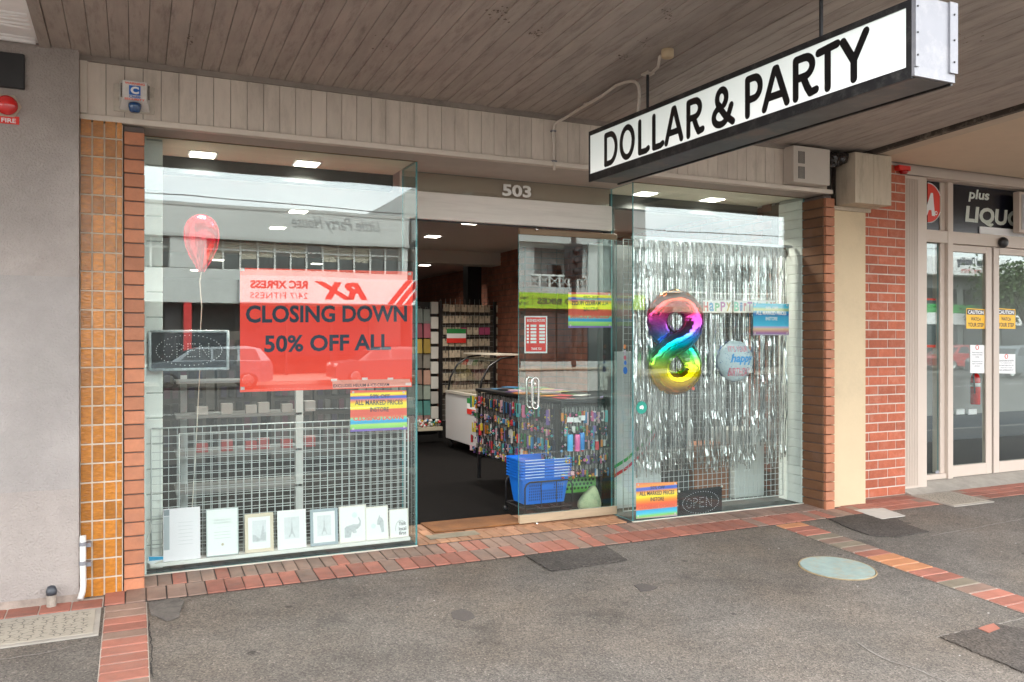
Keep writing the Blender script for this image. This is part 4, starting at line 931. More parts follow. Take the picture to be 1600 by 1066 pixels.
# LED OPEN panels
def led(quad, Y, label, mirror=False):
    t = thing('led_sign', label, 'sign', at((quad[0][0]+quad[1][0])/2, quad[2][1], Y))
    put(sheet_px(quad, Y, .012), 'panel', mat('led_black', (.012, .014, .018), .25), t)
    a, b, c, d = [at(u, v, Y-.002) for u, v in (quad[3], quad[2], quad[1], quad[0])]
    def P(fx, fy): 
        if mirror: fx = 1-fx
        lo = a.lerp(b, fx); hi = d.lerp(c, fx); return lo.lerp(hi, fy)
    pts = [(.5+.42*math.cos(2*PI*k/44), .5+.40*math.sin(2*PI*k/44)) for k in range(44)]
    def line(x0, y0, x1, y1, n):
        for k in range(n): pts.append((x0+(x1-x0)*k/(n-1), y0+(y1-y0)*k/(n-1)))
    for k in range(10): pts.append((.23+.055*math.cos(2*PI*k/10), .5+.17*math.sin(2*PI*k/10)))
    line(.34,.33,.34,.67,6); line(.37,.67,.42,.62,3); line(.42,.56,.37,.50,3)
    line(.48,.33,.48,.67,6); line(.51,.67,.57,.67,3); line(.51,.5,.56,.5,3); line(.51,.33,.57,.33,3)
    line(.63,.33,.63,.67,6); line(.65,.62,.72,.38,5); line(.75,.33,.75,.67,6)
    mb = MB(); e = .0022
    for fx, fy in pts:
        p = P(fx, fy); mb.add([p+Vector((-e,0,-e)), p+Vector((e,0,-e)), p+Vector((e,0,e)), p+Vector((-e,0,e))], [(0,1,2,3)])
    o = put(mb, 'led_dots', mat('led_white', (.75, .75, .75), .4), t); o['kind'] = 'stuff'
    mb = MB()
    for q in quad: 
        p = at(*q, Y-.004); mb.lathe((p.x, p.y, p.z), [(.009, .004), (.009, -.004)], 10, axis='Y')
    put(mb, 'fixings', M_PVC, t); return t
led([(1061, 768), (1128, 760), (1128, 803), (1061, 809)], .03, 'black OPEN sign with white dots standing at the foot of the right window')
t = led([(234, 518), (356, 518), (356, 576), (234, 578)], .03, 'dark framed OPEN light sign hanging in the left window')
mb = MB()
for q0, q1 in (((234,518),(356,518)), ((356,518),(356,576)), ((356,576),(234,578)), ((234,578),(234,518))): mb.tube([at(*q0, .026), at(*q1, .026)], .010, 6)
put(mb, 'tape_frame', mat('clear_plastic', (.45, .50, .52), .15, var=.3, scale=40), t)

# ================================================================== INTERIOR THINGS
MC = [(.55,.04,.05),(.6,.22,.03),(.6,.5,.05),(.04,.2,.06),(.03,.2,.4),(.16,.1,.3),(.6,.15,.3),(.6,.6,.57),(.03,.03,.04),(.08,.35,.35),(.65,.42,.46)]
trink = [mat('trinket%d' % k, c, .35) for k, c in enumerate(MC)]
# rack table with key chains
t = thing('display_table', 'black edged display table hung with key rings, top covered in coloured packets', 'display table', (3.55, 1.4, 0))
TX0, TX1, TY0, TY1, TZ = 3.19, 3.92, .48, 2.34, .95
put(MB().bbox(TX0, TX1, TY0, TY1, TZ-.03, TZ, .004), 'table_top', M_BLACK, t)
mb = MB(); r = .0022; y = TY0
while y <= TY1+.001: mb.box(TX0+.012-r, TX0+.012+r, y-r, y+r, .28, TZ-.03); y += .06
z = .28
while z < TZ-.04: mb.box(TX0+.012-r, TX0+.012+r, TY0, TY1, z-r, z+r); z += .06
x = TX0
while x <= TX1+.001: mb.box(x-r, x+r, TY0+.012-r, TY0+.012+r, .28, TZ-.03); x += .06
put(mb, 'wire_sides', mat('black_wire', (.02,.02,.02), .4), t)
for x, y in ((TX0+.03, TY0+.03), (TX1-.03, TY0+.03), (TX0+.03, TY1-.03), (TX1-.03, TY1-.03)): put(B(x-.015, x+.015, y-.015, y+.015, .03, TZ-.03), 'leg', M_STEELB, t)
put(B(TX0+.06, TX1-.02, TY0+.1, TY1-.02, .30, .90), 'core_panel', mat('core_grey', (.10, .10, .10), .8), t)
rr = random.Random(12)
def trinkets(rows, p0, p1, nrm, label, n):
    """one mixed mass of small hanging key rings along the line p0-p1"""
    mb = MB(); p0, p1, nrm = Vector(p0), Vector(p1), Vector(nrm); ax = (p1-p0).normalized()
    for zt, hmin, hmax in rows:
        for k in range(n):
            f = (k+rr.random()*.7)/n; p = p0.lerp(p1, f)+nrm*rr.uniform(.01, .06); h = rr.uniform(hmin, hmax)*.8; w_ = rr.uniform(.005, .014); c = rr.randrange(11) if rr.random() > .25 else 8
            z = zt-rr.random()*.02
            mb.add([p+Vector((0,0,z))-ax*.001, p+Vector((0,0,z))+ax*.001, p+Vector((0,0,z-.04))+ax*.001, p+Vector((0,0,z-.04))-ax*.001], [(0,1,2,3)], 7)
            a = rr.uniform(-.6, .6); u_ = (ax*math.cos(a)+nrm*math.sin(a))*w_; d_ = nrm*.006
            q = p+Vector((0,0,z-.04)); kind = rr.random()
            if kind < .55:
                c8 = [q-u_-d_, q+u_-d_, q+u_+d_, q-u_+d_]; vs = c8+[v-Vector((0,0,h)) for v in c8]
                mb.add(vs, [(0,1,2,3),(4,7,6,5),(0,4,5,1),(1,5,6,2),(2,6,7,3),(3,7,4,0)], c)
            else:
                R2 = w_*1.25; cc_ = q-Vector((0,0,h*.55))
                vs = [cc_+Vector((0,0,R2)), cc_-Vector((0,0,R2))]+[cc_+ax*R2*math.cos(b)+nrm*R2*math.sin(b) for b in (0, PI/3, 2*PI/3, PI, 4*PI/3, 5*PI/3)]
                mb.add(vs, [(0, 2+j, 2+(j+1) % 6) for j in range(6)]+[(1, 2+(j+1) % 6, 2+j) for j in range(6)], c, True)
                if rr.random() < .5: mb.add([v-Vector((0,0,R2*1.5)) for v in vs], [(0, 2+j, 2+(j+1) % 6) for j in range(6)]+[(1, 2+(j+1) % 6, 2+j) for j in range(6)], rr.randrange(11), True)
    o = put(mb, 'key_rings', trink, None); tag(o, label, 'key rings', kind='stuff')
trinkets([(.92, .08, .16), (.76, .03, .08), (.66, .08, .15), (.52, .05, .1), (.42, .03, .09)], (TX0, TY0+.05, 0), (TX0, TY1, 0), (-1, 0, 0), 'mixed mass of bright key rings hanging on the long left side of the display table', 105)
trinkets([(.90, .06, .13), (.78, .05, .12), (.66, .05, .12), (.54, .05, .1), (.42, .03, .09)], (TX0, TY0, 0), (TX1-.25, TY0, 0), (0, -1, 0), 'mixed mass of bright key rings hanging on the door side of the display table', 44)
for k in range(11):
    y = TY0+.55-k*.05; c_ = [(.55,.2,.25),(.2,.2,.55),(.7,.6,.1),(.03,.35,.6),(.6,.15,.15)][k % 5]
for k in range(26):
    x = rr.uniform(TX0+.05, TX1-.15); y = rr.uniform(TY0+.04, TY1-.2); a = rr.uniform(0, 3)
    M = Matrix.Translation((x, y, TZ+.003+.0035*(k % 4))) @ Matrix.Rotation(a, 4, 'Z')
    tag(put(MB().box(-.09, .09, -.06, .06, 0, .003).xf(M), 'packet', trink[k % 11]), 'flat coloured packet lying on top of the display table', 'packet', 'coloured packets on the display table')
for (u, v0, v1, c_, nm) in ((891, 679, 705, (.05,.40,.75), 'blue'), (902, 679, 705, (.75,.12,.35), 'pink'), (909, 676, 703, (.02,.22,.6), 'dark blue')):
    p = at(u, v1, .40); q = at(u, v0, .40); tb = thing('bottle', '%s plastic bottle hanging on the door end of the display table' % nm, 'bottle', p)
    put(MB().lathe((p.x, .40, p.z), [(.022, 0), (.024, .004), (.024, q.z-p.z-.01), (.020, q.z-p.z)], 14), 'body', mat('bottle_'+nm.replace(' ', '_'), c_, .25), tb)
    put(MB().lathe((p.x, .40, q.z), [(.012, 0), (.012, .03), (.006, .035)], 10), 'neck', M_BLACK, tb)
    put(MB().box(p.x-.03, p.x+.03, .395, .40, q.z+.10, q.z+.14), 'hang_tag', M_PAPER, tb)
# freezer
FX, FY0, FY1, FXB = 3.80, 3.75, 4.9, 4.45
t = thing('chest_freezer', 'white chest freezer on castors with curved glass guard', 'freezer', (4.1, 4.3, 0))
put(MB().bbox(FX, FXB, FY0, FY1, .13, .74, .008), 'cabinet', mat('freezer_white', (.55, .54, .55), .35), t)
mb = MB(); mb.box(FX-.01, FX+.04, FY0-.01, FY1, .742, .775); mb.box(FX+.041, FXB, FY0-.01, FY0+.04, .742, .775); mb.box(FX+.041, FXB, FY1-.05, FY1, .742, .775); put(mb, 'rim', mat('freezer_rim', (.45, .42, .37), .4), t)
put(B(FX+.04, FXB, FY0+.05, FY1-.05, .743, .752), 'lid', mat('freezer_lid', (.35, .30, .22), .2, var=.3, scale=6), t)
for yy in (FY0+.03, FY1-.03):
    mb = MB(); mb.tube([(FX+.03, yy, .775), (FX+.06, yy, .95), (FX+.16, yy, 1.12), (FX+.32, yy, 1.22), (FX+.50, yy, 1.24)], .014, 6); put(mb, 'guard_arm', M_BLACK, t)
put(B(FX+.30, FX+.55, FY0, FY1+.1, 1.255, 1.275), 'top_shelf', mat('shelf_cream', (.55, .50, .42), .5), t)
mb = MB(); prf = [(.03,.78),(.06,.95),(.16,1.12),(.32,1.22)]
for k in range(3): mb.add([(FX+prf[k][0],FY0+.04,prf[k][1]),(FX+prf[k][0],FY1-.04,prf[k][1]),(FX+prf[k+1][0],FY1-.04,prf[k+1][1]),(FX+prf[k+1][0],FY0+.04,prf[k+1][1])], [(0,1,2,3)])
put(mb, 'guard_glass', G_CLEAR, t)
for x, y in ((FX+.06, FY0+.06), (FX+.06, FY1-.06), (FXB-.06, FY0+.06)):
    put(MB().lathe((x, y, .055), [(.045, -.015), (.05, -.01), (.05, .01), (.045, .015)], 14, axis='X'), 'castor', M_BLACK, t)
    put(B(x-.02, x+.02, y-.02, y+.02, .1, .13), 'castor_plate', M_CHROME, t)
def flag(t_, X, y0, y1, z0, z1, axis='X'):
    h = (z1-z0)/3
    for k, m in enumerate((M_RED, M_PAPER, mat('flag_green', (.02, .25, .06), .5))):
        if axis == 'X': put(B(X-.004, X-.001, y0, y1, z0+k*h+.0005, z0+(k+1)*h-.0005), 'price_band', m, t_)
        else: put(B(y0, y1, X-.004, X-.001, z0+k*h+.0005, z0+(k+1)*h-.0005), 'price_band', m, t_)
flag(t, FX, FY0+.08, FY0+.36, .52, .72)
# hanging rack behind
RY = 5.55
t = thing('hanging_rack', 'tall black framed grid rack of beige packets behind the freezer', 'display rack', (4.1, RY, 0))
a = at(688, 470, RY); xr0, ztop = a.x, a.z; xr1 = at(815, 470, RY).x; xm = at(773, 470, RY).x
for x in (xr0, xm, xr1): put(B(x-.022, x+.022, RY-.02, RY+.02, .05, ztop), 'post', M_BLACK, t)
mb = MB(); x = xr0
while x < xr1: mb.box(x-.002, x+.002, RY-.006, RY-.002, .3, ztop+.03); x += .075
z = .3
while z < ztop: mb.box(xr0, xr1, RY-.01, RY-.006, z-.002, z+.002); z += .075
put(mb, 'wire_grid', mat('grey_wire', (.30, .30, .29), .4), t)
put(B(xr0, xr1, RY+.03, RY+.05, .3, ztop-.1), 'back_panel', mat('rack_back', (.07, .06, .05), .8), t)
me = mesh0(MB().bbox(-.040, .040, -.008, .008, -.105, 0, .002).box(-.004, .004, -.012, -.0085, -.035, .03, 1), 'packet', [mat('beige_packet', (.42, .36, .27), .6, rnd=.3, var=.25, scale=25), M_BLACK])
me_p = mesh0(MB().bbox(-.040, .040, -.008, .008, -.105, 0, .002), 'packet', [mat('pink_packet', (.5, .08, .2), .6, rnd=.3)])
for r_ in range(8):
    z = ztop-.05-r_*.165; x = xr0+.07
    while x < xr1-.04:
        if not (xm-.05 < x < xm+.05):
            o = bpy.data.objects.new('hanging_packet', me_p if (r_ in (2, 4) and rr.random() < .35) else me); link(o, None, (x, RY-.03-jit(.01), z+jit(.006)))
            tag(o, ('beige card' if o.data == me else 'pink')+' packet in the %s row of the black grid rack' % ['top', 'second', 'third', 'fourth', 'fifth', 'sixth', 'seventh', 'lowest'][r_], 'packet', 'packets hanging on the rack')
        x += .092
t2 = thing('price_card', 'green white and red price card on the black grid rack', 'price card', at(713, 536, RY-.06)); a = at(698, 536, RY-.06); b = at(728, 514, RY-.06)
flag(t2, RY-.06, a.x, b.x, a.z, b.z, 'Y')
# gift bags left of it
bagc = [(.25,.3,.28),(.55,.15,.2),(.6,.42,.08),(.3,.28,.24),(.55,.33,.25),(.35,.42,.36),(.12,.35,.32),(.5,.3,.28)]
bag_m = []
for k, c in enumerate(bagc):
    m_ = mat('bag%d' % k, tuple(.55*q for q in c), .5, rnd=.35, var=.15)
    mb = MB(); mb.prism([(-.05,-.02,-.20),(.05,-.02,-.20),(.046,-.012,0),(-.046,-.012,0)], (0,.035,0)); mb.tube([(-.02,-.01,0),(-.015,-.01,.03),(.015,-.01,.03),(.02,-.01,0)], .002, 4)
    bag_m.append(mesh0(mb, 'gift_bag', m_))
bx0 = at(560, 500, RY+.2).x
for r_ in range(8):
    z = ztop-.12-r_*.215; x = bx0
    while x < xr0-.20:
        o = bpy.data.objects.new('gift_bag', bag_m[r_ % 8]); link(o, None, (x, RY-.02+jit(.02), z+jit(.01))); tag(o, ['teal grey', 'red', 'mustard', 'dark brown', 'salmon', 'pale green', 'teal', 'pink'][r_ % 8]+' gift bag in the %s row of the bag wall' % ['top', 'second', 'third', 'fourth', 'fifth', 'sixth', 'seventh', 'lowest'][r_], 'gift bag', 'gift bags on the wall rack'); x += .115
t = thing('bag_rack', 'dark grid wall holding the gift bags', 'display rack', (bx0, RY+.3, 0)); put(B(bx0-.1, xr0-.03, RY+.04, RY+.08, .1, ztop-.02), 'panel', M_BLACK, t)
for k in range(8):
    o = bpy.data.objects.new('white_box', mesh0(MB().bbox(-.055, .055, -.03, .03, -.17, 0, .004), 'white_box', mat('box_white', (.5,.49,.46), .6, rnd=.2))); link(o, None, (xr0-.10, RY-.02, ztop-.02-k*.212)); tag(o, 'pale card box hanging at the left edge of the black rack, number %d down' % (k+1), 'box', 'pale boxes hanging at the rack edge')
t = thing('ball_bin', 'low bin of glittering balls on the carpet below the gift bags', 'bin', (2.7, RY-.1, 0))
a = at(648, 668, RY-.1); b = at(686, 668, RY-.1); put(B(a.x, b.x, RY-.25, RY-.02, a.z-.04, a.z+.01), 'tray', mat('bin_cream', (.5,.45,.35), .5), t)
mb = MB()
for k in range(60):
    c = Vector((rr.uniform(a.x+.02, b.x-.02), rr.uniform(RY-.24, RY-.04), a.z+rr.uniform(.02, .10))); mb.lathe(c, [(.001,-.022),(.02,-.01),(.02,.01),(.001,.022)], 7, rr.choice((2,4,7,7,9,0,7)), smooth=True)
o = put(mb, 'glass_balls', [mat('shiny%d' % k, c_, .15) for k, c_ in enumerate(MC)], t); o['kind'] = 'stuff'
# shelving seen dimly through the left window
t = thing('shelf_unit', 'white shelf unit of small boxes seen through the left window', 'shelf unit', (1.2, 2.0, 0))
a = at(468, 700, 1.5)
put(B(a.x-.03, a.x+.03, 1.5, 1.56, 0, 1.15), 'upright', mat('upright_white', (.5,.55,.55), .5), t); put(B(.35, .40, 1.9, 1.94, 0, 1.15), 'upright', mat('upright_white', (.5,.55,.55), .5), t)
for z in (.22, .52, .82, 1.1): put(B(.3, a.x+.02, 1.5, 1.9, z, z+.02), 'shelf', mat('shelf_grey', (.16,.17,.17), .6), t)
k = 0
for z, ms in ((.84, 7), (.54, 0)):
    for j in range(6):
        x = .45+j*.16+(k % 3)*.03; k += 1
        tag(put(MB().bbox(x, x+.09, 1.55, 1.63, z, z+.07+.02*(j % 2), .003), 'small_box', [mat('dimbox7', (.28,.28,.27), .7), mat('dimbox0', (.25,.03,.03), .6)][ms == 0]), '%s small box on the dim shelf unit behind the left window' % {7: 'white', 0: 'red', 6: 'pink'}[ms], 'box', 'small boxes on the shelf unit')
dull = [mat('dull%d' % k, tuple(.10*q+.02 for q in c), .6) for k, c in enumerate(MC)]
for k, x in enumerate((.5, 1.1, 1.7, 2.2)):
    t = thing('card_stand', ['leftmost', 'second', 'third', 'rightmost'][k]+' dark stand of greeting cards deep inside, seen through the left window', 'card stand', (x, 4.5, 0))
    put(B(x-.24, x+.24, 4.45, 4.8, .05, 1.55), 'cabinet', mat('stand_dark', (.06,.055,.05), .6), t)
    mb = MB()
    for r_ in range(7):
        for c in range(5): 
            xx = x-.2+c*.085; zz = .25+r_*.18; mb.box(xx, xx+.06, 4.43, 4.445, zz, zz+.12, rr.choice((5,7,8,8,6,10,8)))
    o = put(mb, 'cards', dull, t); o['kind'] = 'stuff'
# right window things on the floor
t = thing('striped_ramp_board', 'white board with red and green stripes behind the wire panel in the right window', 'board', (3.95, .45, 0))
put(B(3.63, 4.16, .44, .46, .02, 1.35), 'board', mat('board_white', (.62,.66,.66), .5), t)
def stripe(c, off): 
    mb = MB(); pts = [(3.63,.26),(3.80,.34),(3.98,.47),(4.1,.62)]
    for k in range(3):
        (x0,z0),(x1,z1) = pts[k], pts[k+1]; mb.add([(x0,.436,z0+off),(x1,.436,z1+off),(x1,.436,z1+off+.03),(x0,.436,z0+off+.03)], [(0,1,2,3)])
    put(mb, 'stripe', mat('stripe%d' % int(off*100), c, .5), t)
stripe((.6,.03,.05), 0); stripe((.04,.35,.08), .075)
tag(put(MB().bbox(4.20, 4.50, .5, .8, 0, .62, .006), 'black_cabinet', mat('cab_black', (.02,.022,.025), .5)), 'black cabinet behind the wire panel, middle of the right window', 'cabinet')
tag(put(MB().bbox(4.56, 4.95, .5, .8, .0, .5, .006), 'carton', mat('cardboard', (.22, .085, .04), .85, var=.15)), 'red brown carton behind the wire panel in the right window', 'carton')
tag(put(MB().bbox(4.97, 5.32, .45, .8, 0, .62, .006), 'white_cabinet', mat('cab_white', (.5,.52,.5), .5)), 'pale cabinet at the right end behind the wire panel', 'cabinet')
tag(put(MB().box(3.63, 5.30, .78, .80, 0, 2.3), 'dark_backdrop', mat('backdrop', (.03,.035,.035), .9)), 'dark screen closing the back of the right window display', 'screen')
# baskets
t0 = thing('shopping_basket', 'blue plastic shopping basket, lowest of the nested stack', 'basket', (2.98, .60, .12))
bw0, bw1, bd0, bd1, bh = .185, .222, .12, .15, .225
BX, BY, BZ = 3.05, .60, .115
def basket():
    mb = MB(); n_ = 14
    def ring(w_, d_, z):
        pts = []
        for cx_, cy_, a0 in ((w_-.03, d_-.03, 0), (-w_+.03, d_-.03, PI/2), (-w_+.03, -d_+.03, PI), (w_-.03, -d_+.03, 1.5*PI)):
            for k in range(4): a = a0+k*PI/6; pts.append((BX+cx_+.03*math.cos(a), BY+cy_+.03*math.sin(a), z))
        return pts
    rs = [ring(bw0, bd0, BZ), ring(bw0+.25*(bw1-bw0), bd0+.25*(bd1-bd0), BZ+bh*.25), ring(bw1-.006, bd1-.006, BZ+bh-.02), ring(bw1+.012, bd1+.012, BZ+bh-.014), ring(bw1+.012, bd1+.012, BZ+bh)]
    vs = sum(rs, []); fs = [tuple(range(15, -1, -1))]
    for r_ in range(4):
        for k in range(16): a = r_*16+k; b = r_*16+(k+1) % 16; fs.append((a, b, b+16, a+16))
    mb.add(vs, fs); return mb
put(basket(), 'tub', M_BLUE, t0)
mb = MB(); 
for r_ in range(6):
    for k in range(17):
        x = BX-.15+k*.0185; z = BZ+.035+r_*.023; f = (z-BZ)/bh; y = BY-(bd0+(bd1-bd0)*f)-.0025
        if r_ >= 4 and 5 < k < 12: continue
        mb.add([(x-.0045,y,z-.0075),(x+.0045,y,z-.0075),(x+.0045,y-.0005,z+.0075),(x-.0045,y-.0005,z+.0075)], [(0,1,2,3)])
put(mb, 'slots', mat('slot_dark', (.005,.03,.16), .6), t0)['kind'] = 'stuff'
mb = MB(); mb.box(BX-bw1+.02, BX-.03, BY-bd1-.016, BY-bd1-.009, BZ+bh-.006, BZ+bh+.0); mb.box(BX+.06, BX+bw1-.02, BY-bd1-.016, BY-bd1-.009, BZ+bh-.006, BZ+bh); put(mb, 'handle', mat('handle_lightblue', (.55,.65,.85), .4), t0)
tag(t0, group='nested blue shopping baskets'); 
for k in range(6): 
    o = dup(t0, (jit(.002), 0, .0235*(k+1)), 'blue plastic shopping basket, %s of the nested stack' % ['second from bottom', 'third from bottom', 'middle one', 'third from top', 'second from top', 'topmost'][k])
    for ch in list(o.children):
        if ch.name.startswith('slots'): WP.pop(ch, None); bpy.data.objects.remove(ch)
t = thing('basket_trolley', 'black wire trolley on castors carrying the blue baskets', 'trolley', (3.05, .6, 0))
def hoop(y): return [(BX-.215, y, .06), (BX-.215, y, .26), (BX-.20, y, .29), (BX-.17, y, .305), (BX+.17, y, .305), (BX+.20, y, .29), (BX+.215, y, .26), (BX+.215, y, .06)]
for y in (BY-.185, BY+.185): put(MB().tube(hoop(y), .007, 8), 'hoop', M_STEELB, t)
mb = MB()
for x in (BX-.215, BX+.215): mb.tube([(x, BY-.185, .09), (x, BY+.185, .09)], .006, 6)
for x in (BX-.07, BX+.07): mb.tube([(x, BY-.185, .305), (x, BY-.185, .09), (x, BY+.185, .09), (x, BY+.185, .305)], .004, 6)
mb.tube([(BX-.215, BY-.185, .09), (BX+.215, BY-.185, .09)], .006, 6); mb.tube([(BX-.215, BY+.185, .09), (BX+.215, BY+.185, .09)], .006, 6)
put(mb, 'base_frame', M_STEELB, t)
for x in (BX-.215, BX+.215):
    for y in (BY-.185, BY+.185): put(MB().lathe((x, y, .036), [(.02, -.011), (.024, -.008), (.024, .008), (.02, .011)], 14, axis='Y'), 'castor', M_BLACK, t)
# green crate
t = thing('green_crate', 'green plastic crate with round holes behind the glass door', 'crate', (3.6, .8, .15))
X0, X1, Y0, Y1, Z0, Z1 = 3.30, 3.61, .62, .92, .15, .40
mb = MB(); mb.box(X0, X1, Y0, Y0+.008, Z0, Z1); mb.box(X0, X0+.008, Y0+.008, Y1, Z0, Z1); mb.box(X1-.008, X1, Y0+.008, Y1, Z0, Z1); mb.box(X0+.008, X1-.008, Y1-.008, Y1, Z0, Z1); mb.box(X0+.008, X1-.008, Y0+.008, Y1-.008, Z0, Z0+.008); mb.box(X0-.008, X1+.008, Y0-.008, Y0-.0005, Z1-.02, Z1); put(mb, 'tub', M_GREEN, t)
mb = MB()
for r_ in range(6):
    for c in range(8):
        x = X0+.03+c*.036+(r_ % 2)*.018; z = Z0+.035+r_*.033
        if x < X1-.02: mb.lathe((x, Y0-.0006, z), [(.0125, 0), (.0125, -.0006)], 6, axis='Y', smooth=False)
        y = Y0+.03+c*.036
        if y < Y1-.02: mb.lathe((X0-.0006, y, z), [(.0125, 0), (.0125, -.0006)], 6, axis='X', smooth=False)
put(mb, 'holes', mat('hole_dark', (.015,.05,.01), .8), t)['kind'] = 'stuff'
tag(put(B(3.26, 3.63, .60, .95, .015, .148), 'low_stool', M_BLACK), 'low black stand under the green crate', 'stand')
# sack
t = thing('green_bag', 'pale green printed cloth bag slumped behind the glass door', 'bag', (3.25, .42, 0))
a = at(922, 797, .42); hx_ = .125; zt = at(929, 753, .42).z
vs = [(a.x-hx_, .36, .02), (a.x+hx_, .36, .02), (a.x+hx_, .50, .02), (a.x-hx_, .50, .02), (a.x-hx_-.006, .35, .12), (a.x+hx_-.01, .35, .10), (a.x+hx_-.01, .51, .10), (a.x-hx_, .51, .12), (a.x-.02, .355, .20), (a.x+.075, .36, .18), (a.x+.075, .47, .18), (a.x-.02, .49, .2), (a.x+.035, .41, zt), (a.x+.045, .43, zt)]
fs = [(0,1,5,4),(1,2,6,5),(2,3,7,6),(3,0,4,7),(4,5,9,8),(5,6,10,9),(6,7,11,10),(7,4,8,11),(8,9,13,12),(9,10,13),(10,11,12,13),(11,8,12),(0,3,2,1)]
mb = MB().add(vs, fs, 0, True); o = put(mb, 'cloth', mat('camouflage_green', (.34, .40, .24), .8, var=.1, scale=20, dirt=(.07, .15, .08), dirt_amt=1.0, dirt_scale=7, bump=.6, bscale=12), t)
md = o.modifiers.new('sub', 'SUBSURF'); md.levels = md.render_levels = 2
# counter furniture beyond door
tag(put(MB().bbox(3.98, 4.55, .95, 1.9, 0, .86, .01), 'service_counter', mat('counter', (.20,.18,.15), .6)), 'low beige counter behind the display table', 'counter')
t = thing('office_chair', 'black padded chair behind the display table', 'chair', (4.3, 1.2, 0)); put(MB().bbox(4.02, 4.40, .80, .86, .52, .95, .03), 'backrest', mat('chair_dark', (.02,.03,.035), .7), t); put(MB().bbox(4.02, 4.40, .862, 1.2, .42, .5, .02), 'seat', mat('chair_dark', (.02,.03,.035), .7), t)
put(B(4.19, 4.23, .95, .99, .05, .42), 'stem', M_BLACK, t)

# ================================================================== ALARM BOX
p = at(210, 150, -.30); ax_, az_ = p.x, p.z
t = thing('alarm_box', 'white security alarm box with a blue strobe on the boarded fascia', 'alarm', (ax_, -.25, az_-.09))
put(MB().bbox(ax_-.108, ax_+.108, -.252, -.2445, az_-.085, az_+.075, .002), 'back_plate', mat('grubby_white', (.55,.49,.41), .6, var=.15, scale=20, dirt=(.2,.15,.1), dirt_amt=.7, dirt_scale=15), t)
x0, x1, z0, z1 = ax_-.078, ax_+.082, az_-.075, az_+.080; i = .018
vs = [(x0,-.2525,z0),(x1,-.2525,z0),(x1,-.2525,z1),(x0,-.2525,z1),(x0+i,-.33,z0+.045),(x1-i,-.33,z0+.045),(x1-i,-.33,z1-.004),(x0+i,-.33,z1-.004)]
put(MB().add(vs, [(4,5,6,7),(0,1,5,4),(1,2,6,5),(2,3,7,6),(3,0,4,7)]), 'cover', mat('alarm_white', (.68,.65,.62), .45, var=.05, dirt=(.3,.25,.2), dirt_amt=.4, dirt_scale=14), t)
mb = MB()
for s_ in (0, 1):
    for k in range(9): z = z0+.06+k*.009; xx = x0+.006 if s_ == 0 else x1-.010; mb.box(xx, xx+.008, -.318, -.300, z, z+.004)
put(mb, 'louvres', mat('louvre', (.2,.17,.15), .7), t)
Y = -.3315; blue = mat('logo_blue', (.01,.13,.5), .4)
def tt(s, x0_, x1_, z0_, z1_, m, bold, **kw): text(s, (x0_, Y, z0_), (x1_-x0_, 0, 0), (0, 0, z1_-z0_), m, t, bold, **kw)
tt('WARNING', ax_-.050, ax_+.054, az_+.055, az_+.068, redt, .03)
put(B(ax_-.028, ax_+.032, Y, Y+.0012, az_-.004, az_+.050), 'logo_square', blue, t); Y = -.333
tt('C', ax_-.020, ax_+.024, az_+.002, az_+.045, wht, .06); Y = -.3315
tt('Chubb', ax_-.028, ax_+.032, az_-.020, az_-.006, blue, .03); tt('SECURITY', ax_-.052, ax_+.055, az_-.034, az_-.022, redt, .03)
put(MB().lathe((ax_+.002, -.305, az_-.098), [(.020, 0), (.028, .006), (.033, .022), (.036, .040), (.034, .052)], 20), 'strobe_lens', mat('blue_lens', (.01,.06,.18), .12, coat=.6), t)

# ================================================================== LIGHT BOX SIGN
XS = 2.78
def ys(u): return atx(u, 200, XS).y
yf, yn = atx(921, 240, XS).y, atx(1424, 60, XS).y
ztf, zbf = atx(923, 207, XS).z, atx(923, 281, XS).z; ztn, zbn = atx(1420, 3, XS).z, atx(1420, 119, XS).z
t = thing('lightbox_sign', 'illuminated DOLLAR & PARTY lightbox sign hanging under the canopy', 'sign', (XS+.11, (yf+yn)/2, zbf))
TH = .225
def zt_(y): return ztf+(ztn-ztf)*(y-yf)/(yn-yf)
def zb_(y): return zbf+(zbn-zbf)*(y-yf)/(yn-yf)
def sbox(x0, x1, ya, yb, f0, f1, o0=0, o1=0):                 # box whose z follows the sign's slope; f = fraction of its height
    z = lambda y, f, o: zb_(y)+(zt_(y)-zb_(y))*f+o
    vs = [(x0,ya,z(ya,f0,o0)),(x1,ya,z(ya,f0,o0)),(x1,yb,z(yb,f0,o0)),(x0,yb,z(yb,f0,o0)),(x0,ya,z(ya,f1,o1)),(x1,ya,z(ya,f1,o1)),(x1,yb,z(yb,f1,o1)),(x0,yb,z(yb,f1,o1))]
    return MB().add(vs, [(0,3,2,1),(4,5,6,7),(0,1,5,4),(1,2,6,5),(2,3,7,6),(3,0,4,7)])
put(sbox(XS+.012, XS+TH-.012, yn, yf, .0, 1.0), 'casing', M_STEELB, t)
m_face = bpy.data.materials.new('lit_acrylic'); m_face.use_nodes = True; nn = m_face.node_tree; pp = nn.nodes['Principled BSDF']
pp.inputs['Base Color'].default_value = (.75,.78,.76,1); pp.inputs['Roughness'].default_value = .25
tcn = nn.nodes.new('ShaderNodeTexCoord'); spx = nn.nodes.new('ShaderNodeSeparateXYZ'); nn.links.new(tcn.outputs['Generated'], spx.inputs[0])
rp = nn.nodes.new('ShaderNodeValToRGB'); e = rp.color_ramp.elements; e[0].position = 0; e[0].color = (.98,1,.96,1); e[1].position = 1; e[1].color = (.58,.66,.62,1)
x_ = e.new(.18); x_.color = (.98,1,.95,1); x_ = e.new(.45); x_.color = (.72,.80,.75,1); x_ = e.new(.8); x_.color = (.64,.72,.68,1)
